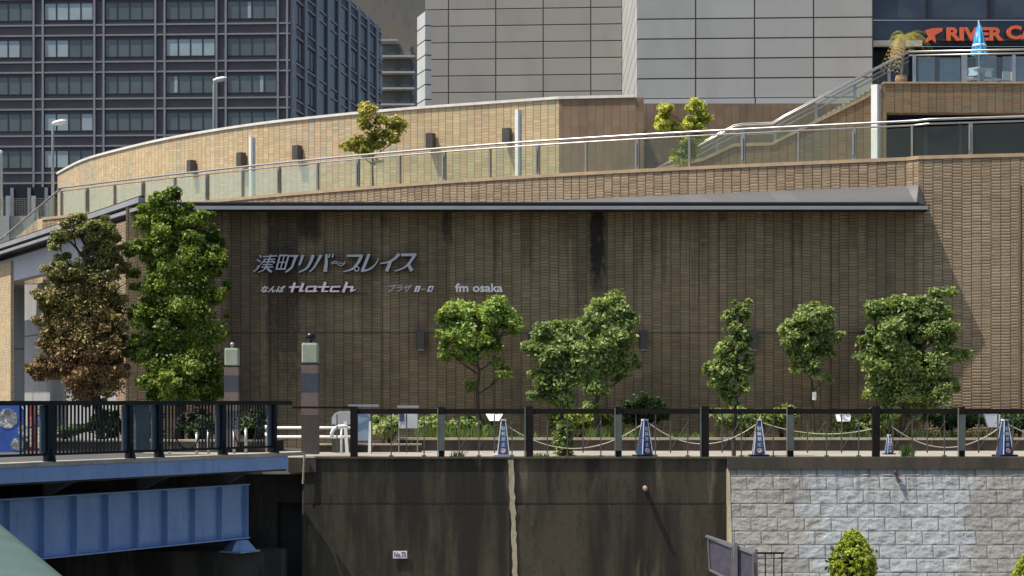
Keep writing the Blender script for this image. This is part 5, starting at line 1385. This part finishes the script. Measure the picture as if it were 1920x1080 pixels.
# boards
posterm = N('poster_print')
def postermat(name, c0, c1, c2, sc):
    g = N(name); p = g.pos(); n = g.n('ShaderNodeTexVoronoi'); n.inputs['Scale'].default_value = sc; g.l(g.scaled(p, 1, 0, 1), n.inputs['Vector'])
    s_ = g.sep(n.outputs['Color'])
    return g.fin(g.ramp(s_[0], [(0, c0), (.5, c1), (1, c2)], 'CONSTANT'), .5)
bd = thing('notice_board', (X(680, 47.0), 47.0, GZ), 'pale blue notice board on splayed white legs by the low wall', 'notice board')
D = 47.0
for px in (648, 697):
    m = MB(); m.bar(P(px - 1 if px < 660 else px - 2, 790, D), Vector((X(px + (3 if px < 660 else -4), D), D, GZ)), .08, .06); m.build('leg', M['white'], bd)
m = MB(); m.box(X(668, D), X(694, D), D + .05, D + .09, Z(826, D), Z(766, D)); m.build('board', postermat('board_blue', (.10, .17, .26), (.20, .28, .38), (.14, .22, .30), 5), bd)
m = MB(); m.box(X(652, D), X(710, D), D + .04, D + .12, Z(763, D), Z(758, D)); m.build('top_bar', M['steel'], bd)
hd_ = thing('hooded_box', (X(637, 48.2), 48.2, GZ), 'pale domed cabinet behind the fence left of the notice board', 'cabinet')
D = 48.2; m = MB()
prof_ = [(622, 796), (622, 783), (627, 775), (636, 771), (652, 771), (660, 776), (660, 796)]
m.prism([P(a, b, D) for a, b in prof_][::-1], (0, .35, 0)); m.build('hood', plain('pale_grey_paint', (.38, .40, .42), .5), hd_)
m = MB(); m.box(X(622, D), X(660, D), D + .01, D + .34, GZ, Z(796, D) - .003); m.build('cabinet', plain('olive_dark', (.04, .045, .035), .7), hd_)
ns = thing('notice_sign', (X(766, 48.3), 48.3, GZ), 'white rectangular notice on two posts between green bushes', 'sign')
D = 48.3
for px in (748, 783):
    m = MB(); m.tube([P(px, 762, D), Vector((X(px, D), D, GZ))], .018, 6); m.build('post', M['steel_dull'], ns)
m = MB(); m.box(X(748, D), X(783, D), D - .05, D - .025, Z(803, D), Z(774, D)); q_ = m.build('board', plain('notice_white', (.45, .48, .52), .5, 0, .1), ns)
m = MB(); m.box(X(749, D), X(758, D), D - .062, D - .051, Z(790, D), Z(776, D)); m.build('blue_panel', plain('notice_blue', (.04, .06, .13), .5), q_)
m = MB(); m.box(X(745, D), X(785, D), D - .06, D + .0, Z(765, D), Z(760, D)); m.build('top_board', plain('notice_grey', (.28, .29, .29), .5), ns)
# planter floodlights
def flood(px, py, w0, w1, h, label, D=50.6):
    c = P(px, py, D); r = thing('floodlight', (c.x, D, PZ), label, 'floodlight', 'white floodlights in the planter')
    k = D / F; m = MB()
    q = [Vector((c.x - w0 * k, D, c.z + h * k)), Vector((c.x + w0 * k, D, c.z + h * k)), Vector((c.x + w1 * k, D - .1, c.z - h * k)), Vector((c.x - w1 * k, D - .1, c.z - h * k))]
    m.prism(q[::-1], (0, .22, .05)); m.build('housing', M['white'], r)
    m = MB(); m.tube([Vector((c.x, D + .1, c.z - h * k)), Vector((c.x, D + .1, PZ - .05))], .02, 6); m.build('stem', M['steel_dull'], r)
    m = MB(); m.bar(q[0] + Vector((.01, .23, .06)), q[1] + Vector((-.01, .23, .06)), .02, .03); m.build('hood_edge', M['steel_dull'], r)
flood(927, 783, 16, 9, 6, 'white tapered floodlight just left of the first blue cone')
flood(1581, 784, 14, 12, 6, 'white tapered floodlight in the planter between the fifth and widest trees')
flood(1861, 790, 15, 10, 11, 'largest white tapered floodlight at the right near the last cone')
# bollards
b0 = None
for i, (px, yt, D, lb) in enumerate([(369, 812, 47.0, 'steel bollard behind the bridge railing, leftmost of the row'), (391, 808, 47.2, 'steel bollard second from the left behind the bridge railing'),
                         (439, 806, 47.0, 'steel bollard in front of the smaller lamp pillar'), (461, 804, 47.3, 'steel bollard just right of the smaller lamp pillar'), (318, 838, 46.6, 'short steel bollard under the solid panel of the bridge railing')]):
    x = X(px, D); r = thing('bollard', (x, D, GZ), lb, 'bollard', 'steel bollards by the bridge')
    m = MB(); h = Z(yt, D) - GZ; m.tube([(x, D, GZ), (x, D, GZ + h)], .04, 12); m.build('tube', M['steel'], r, True)
    m = MB(); m.lathe((x, D, GZ + h), [(.042, -.02), (.042, .0), (.03, .02), (0, .028)], 12); m.build('cap', M['steel_dull'], r)
# blue picture board and colourful posters behind the railing at the left
pb = thing('picture_board', (X(25, 46.5), 46.5, GZ), 'blue board with grey swirling discs behind the railing at the far left', 'board')
D = 46.5
m = MB(); m.box(X(-60, D), X(47, D), D, D + .05, Z(848, D), Z(757, D)); m.build('board', plain('board_deep_blue', (.03, .09, .36), .5, 0, .15, 4), pb)
gd1 = N('disc_print')
def discmat():
    g = N('disc_swirl'); p = g.pos(); n = g.noise(p, 7, 4, .7); return g.fin(g.ramp(n, [(.35, (.10, .11, .12)), (.52, (.25, .26, .27)), (.6, (.75, .76, .78)), (.75, (.2, .2, .2))]), .4)
dm = discmat()
for (px, py, rpx) in ((14, 785, 19), (32, 833, 12), (44, 808, 11), (-20, 800, 16)):
    m = MB(); c = P(px, py, D - .008 - .004 * (px > 20)); m.tube([c, c + Vector((0, .006, 0))], rpx / F * D, 24); m.build('disc', dm, pb)
m = MB(); m.bar(P(38, 758, D - .012), P(48, 772, D - .012), .01, .03); m.build('pale_stripe', M['white'], pb)
vm = thing('poster_stand', (X(74, 47.5), 47.5, GZ), 'red stand of colourful posters behind the railing beside the blue board', 'stand')
D = 47.5
m = MB(); m.box(X(56, D), X(96, D), D, D + .4, GZ, Z(757, D)); m.build('cabinet', plain('brick_red', (.30, .07, .05), .6), vm)
R = random.Random(9)
for i, (a, b, c_, d_, col) in enumerate([(52, 60, 782, 800, (.6, .25, .2)), (53, 59, 803, 838, (.7, .66, .6)), (69, 77, 760, 778, (.45, .42, .42)), (79, 87, 760, 776, (.5, .45, .35)), (69, 78, 800, 840, (.75, .70, .58)),
                                         (79, 88, 805, 838, (.72, .6, .5)), (70, 76, 781, 797, (.12, .2, .4)), (80, 87, 781, 800, (.14, .22, .45)), (89, 94, 765, 835, (.55, .3, .28))]):
    m = MB(); m.box(X(a, D), X(b, D), D - .03 - .004 * i, D - .001, Z(d_, D), Z(c_, D)); m.build('poster', plain('poster_ink_%d' % i, col, .5, 0, .4, 14), vm)
# lower promenade stair railing
lr = thing('promenade_railing', (X(1400, 41), 41, CZ - 5.2), 'grey framed panels of a stair railing at the foot of the river walls', 'railing')
gf = plain('railing_grey', (.20, .20, .215), .5, .3, .1); gp = plain('perforated_panel', (.075, .07, .10), .6, .2, .15, 8)
D = 41.0
def seg(a, b, c_, d_, D0, D1):
    pts_ = [P(a[0], a[1], D0), P(b[0], b[1], D1), P(c_[0], c_[1], D1), P(d_[0], d_[1], D0)]
    m = MB(); m.prism(pts_, (0, .02, 0)); q = m.build('panel', gp, lr)
    m = MB()
    for k in range(4): m.bar(pts_[k] + Vector((0, -.012, 0)), pts_[(k + 1) % 4] + Vector((0, -.012, 0)), .03, .045)
    m.build('frame', gf, q)
seg((1327, 1008), (1373, 1026), (1373, 1090), (1330, 1068), 41.4, 41.0)
seg((1382, 1027), (1412, 1038), (1412, 1110), (1382, 1094), 40.95, 40.7)
m = MB(); m.bar(P(1324, 1005, 41.4), P(1416, 1036, 40.7), .06, .05); m.build('handrail', gf, lr)
for px, py in ((1379, 1017), (1417, 1030)):
    m = MB(); x = X(px, 40.9); m.box(x - .04, x + .04, 40.86, 40.94, CZ - 5.2, Z(py, 40.9)); m.build('post', gf, lr)
br_ = thing('black_railing', (X(1445, 40.8), 40.8, CZ - 5.2), 'short black railing beside the grey stair panels', 'railing')
m = MB(); m.bar(P(1420, 1037, 40.8), P(1470, 1037, 40.8), .04, .04); m.build('top_rail', M['dark_frame'], br_)
for px in (1435, 1451, 1466):
    m = MB(); x = X(px, 40.8); m.box(x - .012, x + .012, 40.79, 40.81, CZ - 5.2, Z(1038, 40.8)); m.build('bar', M['dark_frame'], br_)

# ------------------------------------------------------------------ vegetation
bt = tree('bronze_tree', (190, GZ + .2), 49.3, [(118, 440, 24), (150, 428, 24), (190, 432, 26), (220, 455, 20), (108, 478, 22), (112, 510, 26), (150, 515, 22), (215, 495, 24), (88, 560, 24), (125, 560, 30), (180, 545, 30), (220, 545, 22), (85, 600, 24), (135, 605, 32),
     (190, 600, 30), (228, 610, 18), (100, 642, 28), (150, 650, 30), (210, 650, 28), (72, 690, 22), (112, 690, 28), (150, 705, 28), (190, 700, 26), (225, 690, 20), (160, 738, 20), (195, 735, 18), (170, 575, 30), (190, 660, 32), (150, 620, 28), (195, 480, 24), (60, 692, 16), (240, 650, 14), (170, 465, 12), (115, 600, 30), (160, 690, 30), (205, 575, 28)], 52000, .072, M['leaf_brown'],
     'bronze and olive leaved tree, the left one of the two tall trees', tw=.13, seed=3, depth=.9, sub=.34, subs=12)
gt = tree('green_tree', (335, GZ + .2), 49.6, [(285, 378, 22), (320, 372, 20), (350, 398, 24), (385, 408, 24), (402, 425, 14), (272, 412, 22), (312, 425, 32), (360, 440, 30), (395, 455, 22), (258, 470, 22), (295, 480, 34), (345, 490, 36), (392, 500, 26), (262, 530, 26),
     (310, 545, 34), (362, 555, 36), (405, 560, 22), (268, 590, 28), (315, 605, 36), (370, 615, 36), (412, 620, 22), (268, 650, 28), (312, 665, 36), (365, 675, 36), (412, 665, 20), (280, 700, 30), (330, 715, 34), (385, 720, 32), (300, 738, 20), (330, 520, 34), (340, 580, 34), (340, 645, 34), (420, 540, 16), (425, 600, 16), (422, 690, 18), (350, 450, 26), (410, 470, 18)], 62000, .086, M['leaf_green'],
     'tall dense green tree standing before the left end of the shaded wall', tw=.14, seed=5, depth=.9, sub=.34, subs=12, droop=.4)
for rt, D_, mt_, bl_, n_, sd_ in ((bt, 49.5, 'leaf_brown', [(150, 540, 55), (165, 600, 62), (155, 655, 66), (170, 705, 55), (185, 470, 36), (115, 480, 22)], 22000, 101), (gt, 49.8, 'leaf_green', [(320, 430, 50), (335, 490, 66), (340, 560, 74), (342, 630, 78), (340, 695, 74), (300, 395, 26)], 26000, 102)):
    leaves('inner_foliage', [P(a, b, D_) for a, b, c in bl_], [(c / F * D_, c / F * D_ * .7, c / F * D_) for a, b, c in bl_], n_, .075, M[mt_], rt, seed=sd_, sub=.3, subs=22)
G5 = 'small trees along the planter'
tree('small_tree', (898, PZ - .05), 50.9, [(843, 590, 24), (880, 588, 26), (920, 592, 28), (952, 603, 22), (838, 625, 18), (872, 630, 26), (915, 632, 28), (968, 612, 14), (840, 658, 16), (880, 668, 18), (930, 668, 18), (878, 718, 15), (945, 702, 13)],
     11500, .092, M['leaf_fresh'], 'bright leaved tree with a rounded top and bare stem, first right of the lettering', group=G5, tw=.075, seed=8, trunk_px=895, sub=.42)
tree('small_tree', (1057, GZ), 44.9, [(1035, 628, 26), (1070, 622, 26), (1005, 655, 24), (1045, 665, 30), (1085, 660, 26), (1020, 700, 26), (1060, 705, 30), (1095, 700, 20), (1015, 732, 20), (1055, 745, 24), (990, 650, 12)],
     9500, .09, M['leaf_mid'], 'spreading tree whose trunk is wrapped in ivy down to the pavement', group=G5, tw=.07, seed=12, depth=.9, sub=.42)
tree('small_tree', (1112, PZ - .05), 50.6, [(1120, 585, 24), (1155, 578, 28), (1170, 600, 22), (1110, 612, 24), (1150, 625, 32), (1125, 655, 28), (1170, 660, 24), (1145, 690, 28), (1180, 690, 16), (1120, 720, 24), (1110, 760, 14)],
     12000, .088, M['leaf_mid'], 'taller tree directly behind the ivy trunk tree, rising above it', group=G5, tw=.075, seed=14, sub=.42)
tree('small_tree', (1376, GZ), 45.2, [(1383, 572, 12), (1404, 570, 9), (1368, 592, 12), (1395, 592, 13), (1372, 615, 13), (1392, 620, 14), (1366, 640, 12), (1388, 648, 14), (1406, 640, 9), (1352, 660, 15), (1376, 668, 16), (1400, 672, 10), (1334, 690, 15), (1360, 692, 20), (1390, 695, 18), (1408, 692, 10),
     (1345, 712, 16), (1374, 718, 20), (1394, 728, 13), (1364, 740, 14), (1378, 755, 10)], 6000, .085, M['leaf_mid'], 'slender upright tree with a narrow ragged crown rising from the pavement', group=G5, tw=.055, seed=17, sub=.42, trunk_px=1386)
tree('small_tree', (1527, PZ - .05), 50.8, [(1515, 592, 26), (1545, 600, 24), (1488, 618, 24), (1520, 628, 26), (1570, 632, 14), (1482, 648, 18), (1510, 660, 22), (1548, 655, 16), (1500, 690, 14), (1530, 690, 18), (1550, 710, 14)],
     9000, .088, M['leaf_mid'], 'small tree with a lopsided crown and a pale tag on its thin stem', group=G5, tw=.05, seed=21, trunk_px=1522, sub=.42)
tree('small_tree', (1690, PZ - .05), 50.4, [(1645, 590, 30), (1690, 585, 30), (1735, 578, 30), (1765, 562, 24), (1780, 590, 20), (1628, 625, 24), (1670, 632, 32), (1720, 630, 34), (1765, 625, 30), (1640, 675, 30), (1690, 685, 34), (1745, 680, 34), (1790, 670, 22),
     (1650, 725, 28), (1700, 735, 32), (1755, 725, 32), (1792, 715, 16), (1680, 762, 26), (1730, 755, 24)], 24000, .088, M['leaf_mid'], 'widest and fullest of the small trees, at the right', group=G5, tw=.09, seed=25, sub=.40)
tg = MB(); tg.box(X(1524, 50.6), X(1531, 50.6), 50.66, 50.7, Z(750, 50.6), Z(735, 50.6)); tag(tg.build('plant_tag', M['white'], loc=(X(1527, 50.6), 50.68, Z(742, 50.6))), 'pale tag tied to the thin stem of the lopsided tree', 'tag')
iv = [P(1057 + 6 * math.sin(k * 1.3), 800 + k * 9, 44.75) for k in range(7)]
tag(leaves('ivy', iv, [(.2, .15, .16)] * 7, 1800, .06, M['leaf_mid'], loc=(X(1057, 44.8), 44.8, GZ), seed=31, sub=.5), 'ivy clothing the trunk beside the wide fence post', 'ivy')
# walkway trees
tree('walkway_tree', (698, TOPZ - .35), 61.8, [(690, 208, 18), (715, 225, 12), (683, 232, 15), (742, 232, 16), (735, 252, 16), (705, 258, 20), (672, 268, 18), (648, 273, 12), (745, 258, 10), (690, 276, 16), (700, 300, 14)],
     2600, .11, M['leaf_olive'], 'olive yellow tree in front of the curved wall', seed=41, tw=.05, sub=.4, bark='bark')
tree('walkway_tree', (1282, TOPZ - .35), 58.5, [(1248, 208, 14), (1243, 230, 15), (1264, 238, 11), (1305, 202, 16), (1316, 222, 17), (1294, 228, 17), (1314, 246, 16), (1285, 262, 13), (1300, 270, 15), (1275, 292, 17), (1296, 294, 13)],
     4600, .10, M['leaf_yellow'], 'bright yellow green tree with two tops beside the lower stair', seed=44, tw=.045, sub=.38)
# shrubs
SH = [('shrub', 725, 797, 28, 24, 49.3, 'leaf_mid', 'bright green bush left of the white notice', 2200), ('shrub', 806, 795, 22, 20, 51, 'leaf_mid', 'small bush right of the white notice', 1000),
      ('shrub', 1205, 770, 48, 34, 51.6, 'leaf_dark', 'wide dark bush against the wall behind the second cone', 3200), ('shrub', 1395, 785, 58, 26, 51, 'leaf_mid', 'leafy bush around the slender tree behind the third cone', 3400),
      ('shrub', 1470, 775, 30, 24, 51.2, 'leaf_mid', 'bush against the wall below the lopsided tree, on its left', 1500), ('shrub', 1600, 797, 34, 16, 51, 'leaf_mid', 'low bush below the middle floodlight', 1200),
      ('shrub', 1665, 785, 38, 26, 50.6, 'leaf_mid', 'bush at the foot of the widest tree', 2400), ('shrub', 1790, 785, 60, 24, 51.6, 'leaf_dark', 'dark bush right of the widest tree', 2600), ('shrub', 1895, 790, 40, 22, 51.6, 'leaf_dark', 'dark bush behind the last cone', 1500),
      ('shrub', 885, 795, 46, 18, 51.3, 'leaf_mid', 'loose yellow green bush left of the first blue cone', 2200),
      ('shrub', 1085, 785, 60, 26, 51.2, 'leaf_green', 'bush behind the ivy covered trunk', 2600),
      ('round_shrub', 375, 797, 34, 34, 49.4, 'leaf_dark', 'dark clipped round bush behind the bridge railing, beside the lamp pillar on its left', 2600), ('round_shrub', 480, 797, 36, 34, 49.6, 'leaf_dark', 'dark clipped round bush right of the smaller lamp pillar', 2600),
      ('round_shrub', 270, 795, 34, 34, 49.4, 'leaf_dark', 'dark clipped round bush under the big green tree', 2600), ('round_shrub', 200, 795, 30, 30, 49.4, 'leaf_dark', 'dark clipped round bush under the bronze tree', 2200),
      ('hedge', 125, 806, 34, 12, 49.2, 'leaf_grass', 'bright green low hedge behind the bridge railing at the left', 1800)]
for i, (nm, px, py, rx_, rz_, D, mt, lb, n_) in enumerate(SH):
    k = D / F; c = P(px, py, D); R = random.Random(i); cs = []; rs = []
    for q in range(5):
        f = (q - 2) / 2.; cs.append(c + Vector((f * rx_ * .6 * k, R.uniform(-.1, .1), R.uniform(-.2, .15) * rz_ * k))); rs.append((rx_ * .48 * k, .4, rz_ * .85 * k * (1 - .25 * abs(f))))
    zb_ = PZ - .05 if px > 740 else GZ + .2
    r = thing(nm, (c.x, D, zb_), lb, 'bush' if nm != 'hedge' else 'hedge', 'bushes in the planters')
    m = MB()
    for q in range(6): m.tube([Vector((c.x + R.uniform(-.1, .1), D, zb_ - .05)), Vector((c.x + R.uniform(-.8, .8) * rx_ * k, D + R.uniform(-.2, .2), c.z))], [.02, .006], 5)
    m.build('stem', M['bark'], r); leaves('foliage', cs, rs, n_, .085, M[mt], r, seed=60 + i, sub=.4)
# grassy weeds in the planter
R = np.random.RandomState(5)
def blades(name, areas, mat, label, hh=.3):
    vs = []; fs = []
    for (pa, pb_, D0, D1, n_, z_, h_) in areas:
        for _ in range(n_):
            D = R.uniform(D0, D1); x = X(R.uniform(pa, pb_), D); h = h_ * R.uniform(.4, 1.2); a = R.uniform(0, 6.28); w_ = R.uniform(.008, .02)
            dx, dy = math.cos(a), math.sin(a); b = len(vs); l_ = R.uniform(-.15, .15), R.uniform(-.1, .1)
            vs += [(x - dx * w_, D - dy * w_, z_), (x + dx * w_, D + dy * w_, z_), (x + l_[0] * .5 + dx * w_ * .7, D + l_[1] * .5, z_ + h * .6), (x + l_[0], D + l_[1], z_ + h)]
            fs += [(b, b + 1, b + 2), (b, b + 2, b + 3)]
    o = MB().add(vs, fs).build(name, mat); tag(o, label, 'grass', kind='stuff'); return o
blades('grass', [(835, 930, 50.2, 51.6, 700, PZ - .05, .38), (930, 1010, 50.2, 51.6, 300, PZ - .05, .2), (1100, 1200, 50.2, 51, 500, PZ - .05, .35), (1240, 1340, 50.2, 51.5, 300, PZ - .05, .2), (1480, 1900, 50.2, 51.5, 1000, PZ - .05, .3), (780, 840, 50.2, 51, 400, PZ - .05, .4),
      (1000, 1030, 44.3, 44.6, 60, GZ, .12), (845, 870, 44.2, 44.4, 70, GZ, .16), (1690, 1712, 44.2, 44.5, 90, GZ, .3)], M['leaf_grass'], 'tufts of grass and weeds growing in the planter')
rw_ = [P(1684, 893, 43.75), P(1680, 886, 43.8), P(1688, 900, 43.7)]
tag(leaves('weed', rw_, [(.045, .03, .05)] * 3, 70, .04, plain('red_weed', (0.13, 0.06, 0.045), .7, 0, .3, 9), loc=P(1684, 905, 43.75), seed=77, sub=.6), 'small reddish weed rooted in a joint near the top of the granite wall', 'plant')
# conifers below
for i, (px, py, wpx, D, lb, n_) in enumerate([(1599, 993, 52, 41.2, 'golden green cone shaped conifer before the granite wall', 26000), (1935, 1028, 40, 41.0, 'golden green conifer cut off at the lower right corner', 16000)]):
    z1_ = Z(py, D); z0_ = CZ - 5.2; k = D / F; x = X(px, D); r = thing('conifer', (x, D, z0_), lb, 'conifer', 'clipped conifers on the promenade')
    m = MB(); m.tube([(x, D, z0_), (x, D, z1_ - .2)], [.05, .01], 6); m.build('trunk', M['bark'], r)
    cs = []; rs = []; Rn = random.Random(i + 3); H_ = z1_ - z0_
    for q in range(300):
        f = (q + .5) / 300; zz = z1_ - .06 - (H_ - .2) * f; rad = wpx * k * min(1, (f * 3.4) ** .62) * (1 - .3 * max(0, f - .55) / .45) * .86
        th = q * 2.39996; cs.append((x + math.cos(th) * rad * .86, D + math.sin(th) * rad * .86, zz)); rs.append((.06, .06, .085))
    leaves('foliage', cs, rs, int(n_ * 2.0), .034, M['leaf_conifer'], r, seed=90 + i, sub=.6, subs=3, up=.3, aspect=1.6)
    # dense inner mass keeps the crown from being see-through
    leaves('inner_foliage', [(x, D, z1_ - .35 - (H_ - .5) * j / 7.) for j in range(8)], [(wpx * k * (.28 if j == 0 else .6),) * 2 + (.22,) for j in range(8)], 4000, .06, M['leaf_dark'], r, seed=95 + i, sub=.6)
